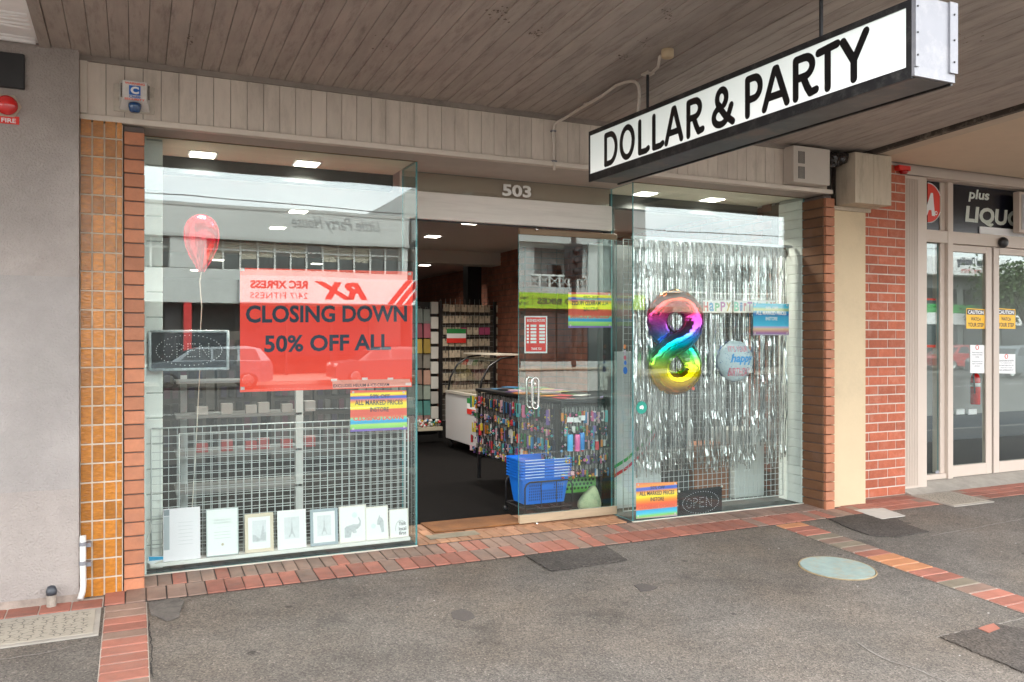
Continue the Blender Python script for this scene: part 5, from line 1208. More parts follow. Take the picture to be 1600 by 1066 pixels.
nn.links.new(spx.outputs['Z'], rp.inputs[0]); nn.links.new(rp.outputs[0], pp.inputs['Emission Color']); pp.inputs['Emission Strength'].default_value = K*.48
put(sbox(XS, XS+.010, yn+.018, yf-.012, .12, .93), 'lit_face', m_face, t)
put(sbox(XS+TH-.010, XS+TH, yn+.018, yf-.012, .10, .93), 'lit_face', m_face, t)
for xx in (XS-.006, XS+TH-.006+.001):
    put(sbox(xx, xx+.012, yn-.004, yf, -.045, .12), 'frame_rail', M_STEELB, t); put(sbox(xx, xx+.012, yn-.004, yf, .93, 1.02), 'frame_rail', M_STEELB, t)
    put(sbox(xx, xx+.012, yn-.004, yn+.020, .12, .93), 'frame_stile', M_STEELB, t); put(sbox(xx, xx+.012, yf-.012, yf, .12, .93), 'frame_stile', M_STEELB, t)
put(sbox(XS-.004, XS+TH+.002, yn-.018, yn-.0045, -.02, 1.06), 'end_cap', M_ALUW, t)
put(sbox(XS+TH-.035, XS+TH+.010, yn-.026, yn-.0185, .10, 1.07), 'end_flange', M_ALUW, t); put(sbox(XS-.006, XS+.012, yn-.026, yn-.0185, .10, 1.05), 'end_flange', M_ALUW, t)
mb = MB()
for xx in (XS+.004, XS+TH-.012):
    for f in (.25, .55, .9):
        z = zb_(yn)+(zt_(yn)-zb_(yn))*f; mb.lathe((xx, yn-.026, z), [(.004, 0), (.004, -.003)], 8, axis='Y')
put(mb, 'screws', M_STEELB, t)
put(sbox(XS+.02, XS+TH-.02, yn-.004, yf-.02, -.03, -.001), 'underside', mat('galvanised', (.10,.11,.115), .5, metal=.3, var=.3, scale=5, dirt=(.30,.16,.08), dirt_amt=.6, dirt_scale=2.5), t)
# letters, drawn stroke by stroke
def arc(cx_, cy_, rx, ry, a0, a1, n=14): return [(cx_+rx*math.cos(math.radians(a0+(a1-a0)*k/n)), cy_+ry*math.sin(math.radians(a0+(a1-a0)*k/n))) for k in range(n+1)]
GL = {'D': [[(.08,.0),(.08,1)], [(.08,1),(.34,1)]+arc(.42,.5,.50,.5,80,-80)+[(.34,0),(.08,0)]],
      'O': [arc(.5,.5,.42,.5,0,360,28)], 'L': [[(.1,1),(.1,0),(.72,0),(.92,.05)]], 'A': [[(.02,0),(.46,1),(.54,1),(.97,0)], [(.22,.28),(.78,.28)]],
      'R': [[(.1,0),(.1,1),(.45,1)]+arc(.48,.75,.36,.25,70,-80)+[(.40,.5),(.1,.5)], [(.44,.5),(.62,.2),(.76,.03),(1.0,.06)]],
      'P': [[(.1,0),(.1,1),(.45,1)]+arc(.50,.71,.40,.29,75,-80)+[(.40,.42),(.1,.42)]], 'T': [[(0,.97),(1,1.02)], [(.5,1),(.5,0)]],
      'Y': [[(.03,1),(.48,.45),(.97,1.05)], [(.48,.48),(.48,0)]],
      '&': [arc(.44,.76,.23,.24,-60,245,18)+[(.34,.50),(.62,.22),(1.0,-.02)], [(.36,.52)]+arc(.40,.25,.36,.25,110,330,16)+[(.83,.28),(.93,.46)]]}
def stroke_mesh(ch, y0, y1):
    mb = MB(); lift = 0; hh = (zt_(y0)-zb_(y0)); zb0, zt0 = .215, .80
    Wd = y0-y1; Hh = hh*(zt0-zb0); sw = .0185
    def P(x, z, l):
        y = y0-sw*.5-x*(Wd-sw); return Vector((XS-.002-l, y, zb_(y)+hh*zb0+z*Hh))
    for st_ in GL[ch]:
        for a, b in zip(st_[:-1], st_[1:]):
            lift += .00004; pa, pb = P(*a, lift), P(*b, lift); d = pb-pa
            if d.length < 1e-5: continue
            n_ = Vector((0, -d.z, d.y)).normalized()*sw; vs = []
            ang = math.atan2(n_.z, n_.y)
            for c, s0 in ((pa, 0), (pb, PI)):
                for k in range(7): q = ang+s0+PI*k/6; vs.append(Vector((c.x, c.y+sw*math.cos(q), c.z+sw*math.sin(q))))
            mb.add(vs, [tuple(range(14))])
    return mb
for ch, u0, u1 in [('D',944,966),('O',968,993),('L',997,1016),('L',1019,1038.5),('A',1039.5,1067.5),('R',1072,1100),('&',1113,1147.5),('P',1164,1193),('A',1192,1233.5),('R',1238,1278),('T',1277,1311),('Y',1314,1357.5)]:
    put(stroke_mesh(ch, ys(u0), ys(u1)), 'letter', M_BLACKG, t)
for k, u in enumerate((1012, 1283)):
    a, b, c = ray(u, 120); X = XS+TH/2; y = b*X/a-5.5
    put(MB().cyl((X, y, zt_(y)), (X, y, cz(y)), .009, 10), 'hanging_rod', M_STEELB, t); put(B(X-.03, X+.03, y-.03, y+.03, cz(y)-.012, cz(y)-.001), 'rod_plate', M_COND, t)
# conduit
t = thing('conduit', 'painted conduit running over the fascia and canopy ceiling to the sign', 'conduit', at(866, 265, -.262))
c1 = cp(870, 187, -.018); c1.y = -.27; c1.z = cz(-.27)-.02
pts = [at(866, 266, -.262), at(864.5, 205, -.262), at(866, 193, -.266), Vector((c1.x, -.30, c1.z-.004)), cp(905, 167, -.015), cp(940, 147, -.014), cp(962, 131, -.013)]
put(MB().tube(pts, .0105, 8), 'pipe', M_COND, t)
c2 = pts[-1]; e1 = Vector((XS+.06, c2.y-.20, zt_(c2.y-.2)))
bz = [c2+(Vector((c2.x+.05, c2.y-.22, c2.z-.005))-c2)*s for s in (0, .5)]
cur = [c2]; P1 = Vector((c2.x+.03, c2.y-.22, c2.z)); P2 = Vector((XS+.07, c2.y-.25, c2.z-.02))
for k in range(1, 13):
    f = k/12; cur.append(c2*(1-f)**3+P1*3*f*(1-f)**2+P2*3*f*f*(1-f)+e1*f**3)
put(MB().tube(cur, .010, 8), 'bend', M_COND, t)
for q in (at(865, 205, -.262), at(866, 252, -.262)): put(MB().bbox(q.x-.018, q.x+.018, -.274, -.243, q.z-.006, q.z+.006, .002), 'saddle', M_ALUW, t)
put(MB().cyl(cp(914, 161, -.013), cp(917, 159.5, -.013), .0135, 8), 'coupling', M_COND, t)
j = cp(1043, 78); t = thing('ceiling_junction_box', 'round cream junction box on the canopy ceiling with a short pipe', 'junction box', j)
put(MB().lathe((j.x, j.y, cz(j.y)), [(.036, 0), (.036, -.028), (.034, -.045), (.02, -.047)], 20), 'box', M_CREAM, t)
put(MB().tube([Vector((j.x-.03, j.y+.03, cz(j.y)-.03)), cp(1028, 97, -.03), cp(1016, 109, -.03), cp(1011, 108, -.012)], .0085, 8), 'pipe', M_COND, t)

# ================================================================== RIGHT FITTINGS
a0 = at(1223, 230, -.24).x; a1 = 5.298
t = thing('vent_unit', 'cream metal ventilation unit with two louvre slots on the right of the fascia', 'vent unit', ((a0+a1)/2, -.3, 2.743))
put(MB().bbox(a0, a1, -.364, -.2435, 2.743, CZ-.012, .004), 'casing', mat('vent_cream', (.52,.46,.40), .5, var=.05, dirt=(.36,.31,.26), dirt_amt=.4), t)
mb = MB()
for zr in ((2.90, 3.0), (2.775, 2.875)):
    for k in range(6): mb.box(a0+.05+k*.0125, a0+.0565+k*.0125, -.3652, -.3641, *zr)
put(mb, 'louvre_slots', M_BLACK, t)
t = thing('plastic_wrapped_bundle', 'bundle wrapped in crumpled black plastic under the canopy corner', 'bundle', at(1318, 250, -.3))
mb = MB(); rr = random.Random(4); cc = Vector((5.46, -.31, 2.985)); vs = []; fs = []; n_, m_ = 14, 9
for i_ in range(m_):
    f = i_/(m_-1); xx = 5.31+.20*f
    for k in range(n_):
        a = 2*PI*k/n_; r1 = .062+rr.uniform(-.014, .014); vs.append((xx+rr.uniform(-.006,.006), -.31+r1*.9*math.cos(a), 2.962+.04*f+r1*math.sin(a)*.9))
for i_ in range(m_-1):
    for k in range(n_): a = i_*n_+k; b = i_*n_+(k+1) % n_; fs.append((a, b, b+n_, a+n_))
fs += [tuple(range(n_)), tuple((m_-1)*n_+k for k in range(n_))]
put(mb.add(vs, fs), 'wrapping', mat('black_plastic', (.018,.014,.013), .22, bump=.5, bscale=30), t)
t = thing('cream_duct_box', 'weathered cream metal box at the corner of the two canopies', 'box', (5.74, -.3, 2.61))
put(MB().bbox(5.53, 5.745, -.416, -.201, 2.61, cz(-.3)-.03, .003), 'casing', M_CREAMD, t); put(MB().bbox(5.7455, 5.958, -.416, -.201, 2.61, cz(-.3)-.03, .003), 'casing', M_CREAMD, t)
t = thing('cream_pilaster', 'flat cream rendered pilaster between the brown pier and the red bricks', 'pilaster', (5.68, -.2, 0))
put(B(5.458, 5.89, -.198, .2, -.1, 2.60), 'shaft', M_CREAM, t)
put(MB().bbox(5.455, 5.475, -.225, -.1985, -.05, 2.62, .003), 'corner_strip', M_CREAM, t)
put(MB().bbox(5.476, 5.93, -.225, -.1985, 2.575, 2.609, .003), 'cap_strip', M_CREAMD, t)
t = thing('red_brick_pier', 'pier of red bricks with pale mortar beside the liquor shop', 'pier', (6.2, -.05, 0))
put(B(5.892, 6.566, -.049, .3, -.1, 3.10), 'mortar', M_MORTL, t)
mS = mesh0(MB().bbox(-.5, .5, -.05, .05, -.0370, .0370, .003), 'brick', M_BRICKR)
for r_ in range(37):
    z = .045+r_*.0855
    if z > 3.08: break
    edges = [5.892, 5.975, 6.212, 6.44, 6.566] if r_ % 2 else [5.892, 6.095, 6.335, 6.566]
    for e0, e1 in zip(edges[:-1], edges[1:]):
        wdt = e1-e0-.012
        piece(mS, 'brick', t, ((e0+e1)/2, -.004+jit(.0012), z+jit(.0008)), (wdt, 1, 1))
p = at(1411, 247, -.09); p.z = 3.02; t = thing('fire_strobe', 'square red fire strobe at the top of the red brick pier', 'fire alarm', (p.x, -.09, p.z-.03))
put(MB().bbox(p.x-.075, p.x+.075, -.115, -.055, p.z-.0, p.z+.045, .004), 'base', M_RED, t); put(MB().lathe((p.x+.01, -.09, p.z-.028), [(.03, 0), (.042, .028)], 16), 'lens', mat('red_lens2', (.4,.01,.01), .15), t)
# liquor shop
LY = .10
def lb(u0, u1, v0, v1, y0_, y1_, b=.003): 
    a = at(u0, v1, y0_); c = at(u1, v0, y0_); return MB().bbox(a.x, c.x, y0_, y1_, a.z, c.z, b)
LX0, LX1 = 6.568, 12.5
t = thing('liquor_shopfront', 'champagne aluminium shopfront of the liquor shop with sliding doors', 'shopfront', (8, .1, 0))
zt1 = at(1490, 287, LY).z; zr_ = at(1425, 273, 0).z; put(MB().bbox(LX0, LX1, 0.0, .16, zr_, at(1425, 257, 0).z, .003), 'header_beam', M_ALU, t)
put(MB().bbox(LX0, LX1, .02, .15, zt1+.001, zr_-.002, .003), 'header_rail', M_ALU, t)
xa, xb = LX0, at(1448.5, 600, .0).x
put(MB().bbox(xa, xb, .0, .12, .005, zt1, .003), 'ribbed_panel', M_ALU, t)
for k in range(9): put(MB().bbox(xa+.045+k*.022, xa+.053+k*.022, -.006, -.0005, .06, zt1-.03, .0015), 'rib', M_ALU, t)
xv = at(1448, 600, LY).x; xg = at(1470.5, 600, LY).x; zm1, zm0 = at(1485, 362, LY).z, at(1485, 381, LY).z
xs1 = at(1478, 600, LY).x; xs2 = at(1486, 600, LY).x
put(MB().bbox(xb, LX1, LY-.02, LY+.06, zm0, zm1, .003), 'mid_rail', M_ALU, t)
put(MB().bbox(xs1, xs2, LY-.025, LY+.08, .07, zt1, .003), 'mullion', M_ALU, t)
put(MB().bbox(xg+.001, xs1-.001, LY+.01, LY+.08, zm1, zt1, .003), 'mullion', M_ALU, t)
put(B(xb+.001, xg, LY+.02, LY+.03, zm1, zt1), 'sign_panel', mat('sign_black', (.006,.007,.014), .2), t)
put(B(xs2+.001, LX1, LY+.02, LY+.03, zm1, zt1), 'sign_panel', mat('sign_black', (.006,.007,.014), .2), t)
a = at(1531, 369, LY+.01); b = at(1600, 357, LY+.01); put(MB().box(a.x, LX1-1, LY+.005, LY+.018, a.z+.005, b.z-.02), 'white_strip', M_PAPER, t)
# red roundel with the end of the letters, clipped at the ribbed panel
c = at(1449.5, 317, LY+.015); Rr = .195
mb = MB(); pts = [(c.x+Rr*math.sin(q), LY+.017, c.z+Rr*math.cos(q)) for q in [PI*k/24 for k in range(25)]]; mb.prism(pts, (0, -.002, 0)); put(mb, 'red_roundel', mat('roundel_red', (.70,.035,.015), .4), t)
put(MB().tube([(x_, LY+.014, z_) for x_, y_, z_ in pts], .005, 5), 'roundel_rim', M_PAPER, t)
g, fs = glyphs('A', .06, .25); o_ = at(1441, 340, LY+.012); 
text('A', (c.x-.06, LY+.012, c.z-.125), (.16, 0, 0), (0, 0, .225), M_PAPER, t, .07, .25)
put(MB().lathe((c.x+.115, LY+.011, c.z-.095), [(.02, 0), (.02, .002)], 16, axis='Y', smooth=False), 'registered_mark', M_PAPER, t)
put(MB().lathe((c.x+.115, LY+.0095, c.z-.095), [(.011, 0), (.011, .001)], 16, axis='Y', smooth=False), 'registered_hole', MATS['roundel_red'], t)
ow = mat('offwhite_letter', (.58,.62,.56), .5)
tq('plus', [(1513, 315), (1546, 318), (1513, 295)], LY+.015, ow, t, .03, shear=.15); tq('LIQUO', [(1508, 351), (1597, 359.5), (1508, 321)], LY+.015, ow, t, .04, shear=.10); tq('R', [(1606, 361), (1624, 363), (1606, 331)], LY+.015, ow, t, .04, shear=.10)
a = at(1593, 363, -.02); put(MB().bbox(a.x, a.x+.4, -.02, .05, a.z, at(1593, 299, -.02).z, .004), 'projecting_sign', M_ALU, t); 
put(B(a.x+.03, a.x+.37, -.024, -.0205, a.z+.03, at(1593, 299, -.02).z-.03), 'sign_inner', mat('sign_grey', (.35,.34,.33), .5), t)
p = at(1568, 379, LY-.05); put(MB().lathe((p.x, LY-.03, p.z), [(.055, 0), (.058, -.02), (.045, -.045), (.02, -.055)], 18, axis='Y').xf(Matrix.Identity(4)), 'door_sensor', M_BLACK, t)
ZB = .075
put(B(LX0, LX1, .16, 3.4, -.05, ZB), 'shop_floor', mat('lq_floor', (.05,.04,.045), .7), t)
put(MB().bbox(xb, xs1-.001, LY-.01, LY+.06, ZB, ZB+.05, .003), 'bottom_rail', M_ALU, t)
put(MB().bbox(xg+.001, xs1-.001, LY+.01, LY+.10, ZB+.05, zm0, .003), 'mullion', M_ALU, t)
pane(xb, xg, LY+.03, LY+.04, ZB+.05, zm0, G_DOOR, t, 'side_glass')
def door(x0, x1, label, st0=.055, st1=.055):
    d = thing('sliding_door', label, 'door', ((x0+x1)/2, LY, ZB)); zt2 = zm0-.005; yy = LY+.0
    put(MB().bbox(x0, x0+st0, yy, yy+.045, ZB+.002, zt2, .003), 'stile', M_ALU, d); put(MB().bbox(x1-st1, x1, yy, yy+.045, ZB+.002, zt2, .003), 'stile', M_ALU, d)
    put(MB().bbox(x0+st0, x1-st1, yy+.0, yy+.045, ZB+.002, ZB+.115, .003), 'bottom_rail', M_ALU, d); put(MB().bbox(x0+st0, x1-st1, yy, yy+.045, zt2-.07, zt2, .003), 'top_rail', M_ALU, d)
    pane(x0+st0, x1-st1, yy+.018, yy+.026, ZB+.115, zt2-.07, G_DOOR, d); return d
xd0, xd1 = at(1487, 600, LY).x, at(1550, 600, LY).x; xe = at(1553, 600, LY).x
door(xd0-.02, xd1, 'left aluminium framed sliding door of the liquor shop', .03, .09)
door(xe, xe+1.1, 'right aluminium framed sliding door of the liquor shop, cut by the picture edge', .085, .06)
put(B(xd1+.001, xe-.001, LY+.02, LY+.05, ZB, zm0), 'door_seal', M_BLACK, t)
wl = thing('liquor_interior', 'grey inner wall with dark skirting inside the liquor shop', 'wall', (9, 1.6, 0))
put(B(xb, 14, 2.2, 2.3, ZB, 3.0), 'inner_wall', mat('lq_wall', (.26,.26,.25), .7, var=.03), wl); put(B(xb, 14, 2.17, 2.199, ZB, ZB+.35), 'skirting', mat('lq_skirt', (.02,.025,.035), .5), wl)
put(B(xb-.02, 14, .2, 2.3, 3.0, 3.05), 'inner_ceiling', mat('lq_ceil', (.4,.4,.4), .8), wl); put(B(xb-.3, xb-.02, .2, 2.3, ZB, 3.0), 'side_partition', mat('lq_dark', (.06,.06,.06), .8), wl)
for u in (1500, 1519): 
    a = at(u-6.5, 648, 2.165); b = at(u+6.5, 639, 2.165); put(MB().bbox(a.x, b.x, 2.155, 2.198, a.z, b.z, .003), 'wall_plate', M_PAPER, wl)
p = at(1524, 632, 1.95); t = thing('fire_extinguisher', 'red fire extinguisher on the wall inside the liquor shop door', 'fire extinguisher', (p.x, 1.95, p.z))
put(MB().lathe((p.x, 1.95, p.z), [(.055, 0), (.06, .01), (.06, .34), (.045, .40), (.02, .42)], 18), 'cylinder', mat('ext_red', (.6,.01,.01), .25), t)
put(MB().lathe((p.x, 1.95, p.z+.24), [(.0612, 0), (.0612, .05)], 18), 'white_band', M_PAPER, t); put(B(p.x-.02, p.x+.02, 1.93, 1.97, p.z+.42, p.z+.47), 'valve', M_BLACK, t)
put(MB().tube([(p.x, 1.94, p.z+.45), (p.x-.08, 1.92, p.z+.40), (p.x-.075, 1.90, p.z+.15)], .01, 6), 'hose', M_BLACK, t)
def caution(u0, lb_):
    t = thing('caution_sticker', lb_, 'sticker', at(u0+15, 513, LY+.015))
    put(sheet_px([(u0, 481.5), (u0+29, 483.5), (u0+29, 514), (u0, 513.5)], LY+.0165, .0008), 'sheet', M_YEL, t)
    put(sheet_px([(u0+1, 483), (u0+28, 485), (u0+28, 492.5), (u0+1, 491.5)], LY+.0158, .0005), 'black_band', M_BLACKG, t)
    tq('CAUTION', [(u0+2.5, 490.5), (u0+27, 491.5), (u0+2.5, 484.5)], LY+.0154, M_PAPER, t, .04)
    tq('WATCH', [(u0+7, 501), (u0+22, 502), (u0+7, 495.5)], LY+.0156, M_BLACKG, t, .02); tq('YOUR STEP', [(u0+2.5, 510.5), (u0+27, 511.5), (u0+2.5, 504)], LY+.0156, M_BLACKG, t, .02)
caution(1510, 'yellow CAUTION WATCH YOUR STEP sticker on the left sliding door'); caution(1557.5, 'yellow CAUTION WATCH YOUR STEP sticker on the right sliding door')
def notice(q, lb_, lines, ring_v):
    t = thing('paper_notice', lb_, 'notice', at((q[0][0]+q[1][0])/2, q[2][1], LY+.015)); put(sheet_px(q, LY+.0165, .0008), 'sheet', M_PAPER, t)
    cu = (q[0][0]+q[1][0])/2; p = at(cu, ring_v, LY+.0155)
    put(MB().tube([(p.x+.022*math.cos(2*PI*k/16), LY+.0158, p.z+.022*math.sin(2*PI*k/16)) for k in range(17)], .004, 4, cap=False), 'ring_logo', redt, t)
    for s, v, h, w_ in lines: tq(s, [(cu-w_, v+h), (cu+w_, v+h), (cu-w_, v)], LY+.0157, inkp, t, .01)
notice([(1516, 539), (1538, 539.5), (1538, 583.5), (1516, 583)], 'white shopping notice with a red ring on the left sliding door', [('Please shop using', 550, 2.2, 8), ('caution in trolley', 553.5, 2.2, 8), ('only', 557, 2.2, 3), ('Shopping lists are', 564, 2.2, 8), ('kept in pockets', 567.5, 2.2, 8), ('please', 571, 2.2, 4)], 543)
notice([(1558.5, 553), (1586.5, 553.5), (1586.5, 584), (1558.5, 583.5)], 'white CONDITIONS OF ENTRY notice on the right sliding door', [('CONDITIONS OF ENTRY', 562.5, 2.4, 12), ('It is a condition of entry', 566.5, 1.8, 9), ('no bags larger than A4', 570, 2.2, 11), ('please show receipt', 574, 1.8, 9), ('WE APPRECIATE IT', 577.5, 2.2, 11)], 557)
t = thing('red_bordered_poster', 'orange red bordered poster reading DIAMOND in the narrow side glass', 'poster', at(1460, 543, LY+.06))
put(sheet_px([(1444, 466), (1470.5, 467), (1470.5, 543), (1444, 543)], LY+.062, .001), 'border', mat('border_red', (.75,.05,.02), .5), t); put(sheet_px([(1444, 469), (1467, 470), (1467, 539), (1444, 539)], LY+.058, .001), 'panel', mat('poster_grey', (.10,.11,.11), .4), t)
tq('DIAMOND', [(1430, 480), (1466.5, 481), (1430, 475.5)], LY+.056, M_BLACKG, t, .02)
tag(put(sheet_px([(1462, 736), (1472, 735), (1472, 744), (1462, 744.5)], LY+.024, .001), 'small_sticker', mat('stk', (.3,.3,.32), .5)), 'small grey sticker at the foot of the side glass', 'sticker')
# concrete ramp
mb = MB().add([(6.57,.12,.004),(14,.12,.004),(14,-.12,.004),(6.57,-.12,.004),(6.57,.12,.074),(14,.12,.074)], [(0,1,2,3),(4,5,2,3),(0,4,3),(1,2,5),(0,1,5,4)]); put(mb, 'door_ramp', M_CONC, kind='structure')

# ================================================================== THE FAR SIDE OF THE STREET (seen mirrored in the shop glass)
def rf(u, v, d): p = at(u, v, d); return Vector((p.x, -d, p.z))
BD = 34.0
def rbox(u0, u1, v0, v1, uv, y0_, y1_, mi=0, mb=None):        # box on the far facade, measured from its mirror image; heights read at pixel column uv
    z1, z0 = rf(uv, v0, BD).z, rf(uv, v1, BD).z; return (mb or MB()).box(rf(u0, 500, BD).x, rf(u1, 500, BD).x, y0_, y1_, z0, z1, mi)
G0 = -.22
xA1 = rf(638, 400, BD).x; zP = rf(400, 328, BD).z
t = thing('grey_building', 'two storey grey rendered building with a long window band across the street', 'building', (0, -38, G0))
zw1, zw0 = rf(400, 371, BD).z, rf(400, 421, BD).z; zs = rf(300, 473, BD).z
put(B(-26, xA1, -46, -34.3, zw1, zP-.001), 'upper_wall', M_GREYC, t); put(B(-26, xA1, -46, -34.3, zs, zw0), 'middle_wall', M_GREYC, t)
put(B(-26, xA1, -34.3, -33.9, zw1+.02, zP), 'parapet', M_GREYC, t); put(B(-26, xA1, -34.3, -34.0, zs, zw0-.02), 'spandrel', M_GREYC, t)
put(B(-26.1, xA1+.05, -34.35, -33.86, zP, zP+.15), 'coping', mat('coping_pale', (.5,.5,.48), .8), t); put(B(-26.1, xA1+.05, -34.2, -33.88, zw1-.13, zw1+.019), 'window_head', mat('coping_pale', (.5,.5,.48), .8), t)
put(B(-26, xA1, -46, -34.8, zw0, zw1-.13), 'room_behind', mat('room_dark', (.08,.085,.085), .8), t)
x = xA1-.35; pitch = 28/ (1448/39.5); k = 0
zt3 = zw1-.13-(zw1-zw0)*.30; rr = random.Random(21)
gap0, gap1 = rf(283, 400, BD).x, rf(299, 400, BD).x
while x > -24:
    if not (x-pitch < gap1 and x > gap0):
        wn = put(MB().box(x-pitch+.03, x-.03, -34.52, -34.5, zw0+.05, zw1-.18), 'window', M_OGL, t)
        put(MB().box(x-.04, x+.04, -34.48, -34.36, zw0, zw1-.13), 'frame', M_WHITE, wn)
        put(MB().box(x-pitch+.04, x-.04, -34.47, -34.37, zt3-.04, zt3+.04), 'transom', M_WHITE, wn)
        if 2 <= k <= 12 and rr.random() < .75: put(MB().box(x-pitch+.05, x-.05, -34.498, -34.489, zt3-.5*(rr.random()), zw1-.2), 'blind', M_CREAMB, wn)
    else: put(MB().box(x-pitch, x, -34.5, -34.0, zw0, zw1-.13), 'pier', M_GREYC, t)
    x -= pitch; k += 1
put(B(xA1-.3, xA1, -34.5, -34.02, zw0, zw1-.13), 'pier', M_GREYC, t)
put(B(-26, xA1, -46, -36.5, G0, zs), 'ground_floor', mat('room_dark', (.08,.085,.085), .8), t)
for k, (u0, u1) in enumerate(((200, 232), (300, 372), (376, 450), (455, 520), (525, 580), (585, 634))):
    f = put(rbox(u0, u1, 478, 560, 300, -34.9, -34.85).xf(Matrix.Identity(4)), 'shop_glass', mat('shop_glass_dark', (.015,.02,.025), .08, var=.5, scale=.8), t)
    put(MB().box(rf(u0, 500, BD).x-.12, rf(u0, 500, BD).x-.01, -34.95, -34.7, G0, zs), 'mullion', M_STEELB, f)
a, b = rf(286, 500, BD).x, rf(298, 500, BD).x; put(B(a, b, -34.4, -33.95, G0, zs-.01), 'red_column', mat('gym_red', (.62,.03,.03), .5), t)
put(B(rf(258, 500, BD).x, rf(283, 500, BD).x, -34.6, -34.5, G0, zs+.3), 'dark_door', mat('door_dark', (.03,.03,.035), .4), t)
a, b = rf(595, 350, BD), rf(455, 350, BD)
text('Little Party House', (rf(592, 0, BD).x, -33.88, rf(525, 364, BD).z), (rf(455, 0, BD).x-rf(592, 0, BD).x, 0, 0), (0, 0, .75), mat('faded_script', (.34,.35,.35), .8), t, .0, .35)
# gym sign
z1, z0 = rf(400, 432, BD).z, rf(400, 474, BD).z; xa_, xb_ = rf(374, 0, BD).x, rf(648, 0, BD).x
t = thing('gym_signboard', 'long white gym signboard with red RX letters across the street', 'sign', ((xa_+xb_)/2, -33.8, z0))
put(MB().bbox(xa_, xb_, -33.88, -33.7, z0, z1, .02), 'board', mat('sign_white', (.90,.89,.89), .5), t)
def mx_(u): return rf(u, 0, BD).x
gr = mat('gym_letter_red', (.55,.01,.01), .5); hh = z1-z0
text('REC XPRESS', (mx_(480), -33.695, z0+hh*.52), (mx_(390)-mx_(480), 0, 0), (0, 0, hh*.30), gr, t, .04)
text('24/7 FITNESS', (mx_(480), -33.695, z0+hh*.16), (mx_(390)-mx_(480), 0, 0), (0, 0, hh*.22), gr, t, .0, 0, space=1.1)
text('RX', (mx_(571), -33.695, z0+hh*.16), (mx_(489)-mx_(571), 0, 0), (0, 0, hh*.66), gr, t, .05, .4)
for k in range(3):
    x0 = mx_(636-k*14)+1.0; put(MB().prism([(x0-1.2, -33.694, z0+.02), (x0-1.0+.12, -33.694, z0+.02), (x0+.2, -33.694, z1-.02), (x0-.15, -33.694, z1-.02)], (0,.004,0)), 'red_stripe', gr, t)
# second building, with balcony and bike shop
xB0, xB1 = xA1+.4, rf(1010, 0, BD).x; zB = 9.2
t = thing('balcony_building', 'pale old two storey building with a cross railed balcony above a bike shop', 'building', (xB0+8, -38, G0))
M_PALE = mat('pale_stucco', (.48,.50,.49), .85, var=.12, scale=.7, dirt=(.35,.30,.26), dirt_amt=.6, dirt_scale=.8)
zg1, zg0 = rf(870, 458, BD).z, rf(870, 482, BD).z; bx0_, bx1_ = mx_(836), mx_(926); zb1, zb0 = rf(870, 382, BD).z, rf(870, 448, BD).z
put(B(xB0, bx0_, -46, -34, zg1, zB), 'front_wall', M_PALE, t); put(B(bx1_, xB1, -46, -34, zg1, zB), 'front_wall', M_PALE, t)
put(B(bx0_, bx1_, -46, -34, zb1, zB), 'upper_wall', M_PALE, t); put(B(bx0_, bx1_, -46, -36, zb0-.3, zb1), 'balcony_wall', M_PALE, t); put(B(bx0_, bx1_, -36, -34, zg1, zb0), 'balcony_floor', M_PALE, t)
put(B(xB0-.1, xB1+.1, -34, -33.6, zb1+.1, zb1+.45), 'cornice', M_PALE, t); put(B(xB0-.1, xB1+.1, -34, -33.5, zB, zB+.4), 'cornice', M_PALE, t)
for u in (843, 888, 912): 
    wn = put(MB().box(mx_(u), mx_(u)+.9, -35.99, -35.95, zb0, rf(870, 408, BD).z), 'window', M_OGL, t); put(MB().box(mx_(u)+.92, mx_(u)+1.05, -35.99, -35.9, zb0, rf(870, 405, BD).z), 'frame', M_WHITE, wn)
for k in range(7):
    xx = bx0_+(bx1_-bx0_)*k/6; put(B(xx-.05, xx+.05, -34.12, -34.02, zb0, zb0+.62), 'rail_post', M_WHITE, t)
    if k < 6:
        x2 = bx0_+(bx1_-bx0_)*(k+1)/6; mb = MB(); mb.tube([(xx, -34.07, zb0+.05), (x2, -34.07, zb0+.58)], .025, 4); mb.tube([(xx, -34.05, zb0+.58), (x2, -34.05, zb0+.05)], .025, 4); put(mb, 'cross_rail', M_WHITE, t)
put(B(bx0_, bx1_, -34.13, -34.01, zb0+.58, zb0+.68), 'handrail', M_WHITE, t)
for xx in (bx0_+.0, bx1_-.3): put(B(xx, xx+.3, -34.35, -34.14, zb0, zb1), 'column', M_PALE, t)
for u in (668, 700, 735, 770, 960, 985):
    wn = put(MB().box(mx_(u), mx_(u)+.8, -33.99, -33.96, zb0, zb1), 'window', M_OGL, t); put(MB().box(mx_(u)-.1, mx_(u)+.9, -33.99, -33.85, zb0-.12, zb0-.01), 'sill', M_WHITE, wn)
put(B(xB0, xB1, -46, -34.6, G0, zg1-.01), 'ground_floor', mat('room_dark', (.08,.085,.085), .8), t)
for k in range(8):
    xx = xB0+.3+k*(xB1-xB0-.6)/8; put(B(xx, xx+(xB1-xB0)/8-.25, -34.5, -34.45, G0+.5, zg0-.3), 'shop_glass', MATS['shop_glass_dark'], t)
put(B(xB0, xB1, -34.55, -34.2, G0, G0+.49), 'stall_riser', M_PALE, t)
t = thing('bike_shop_sign', 'lime green bike shop sign band across the street', 'sign', (mx_(880), -33.9, zg0))
put(B(mx_(800), mx_(1008), -34.19, -33.95, zg0, zg1), 'board', mat('lime_green', (.36,.55,.02), .5), t)
gk = mat('sign_dark_green', (.03,.05,.03), .5); hh = zg1-zg0
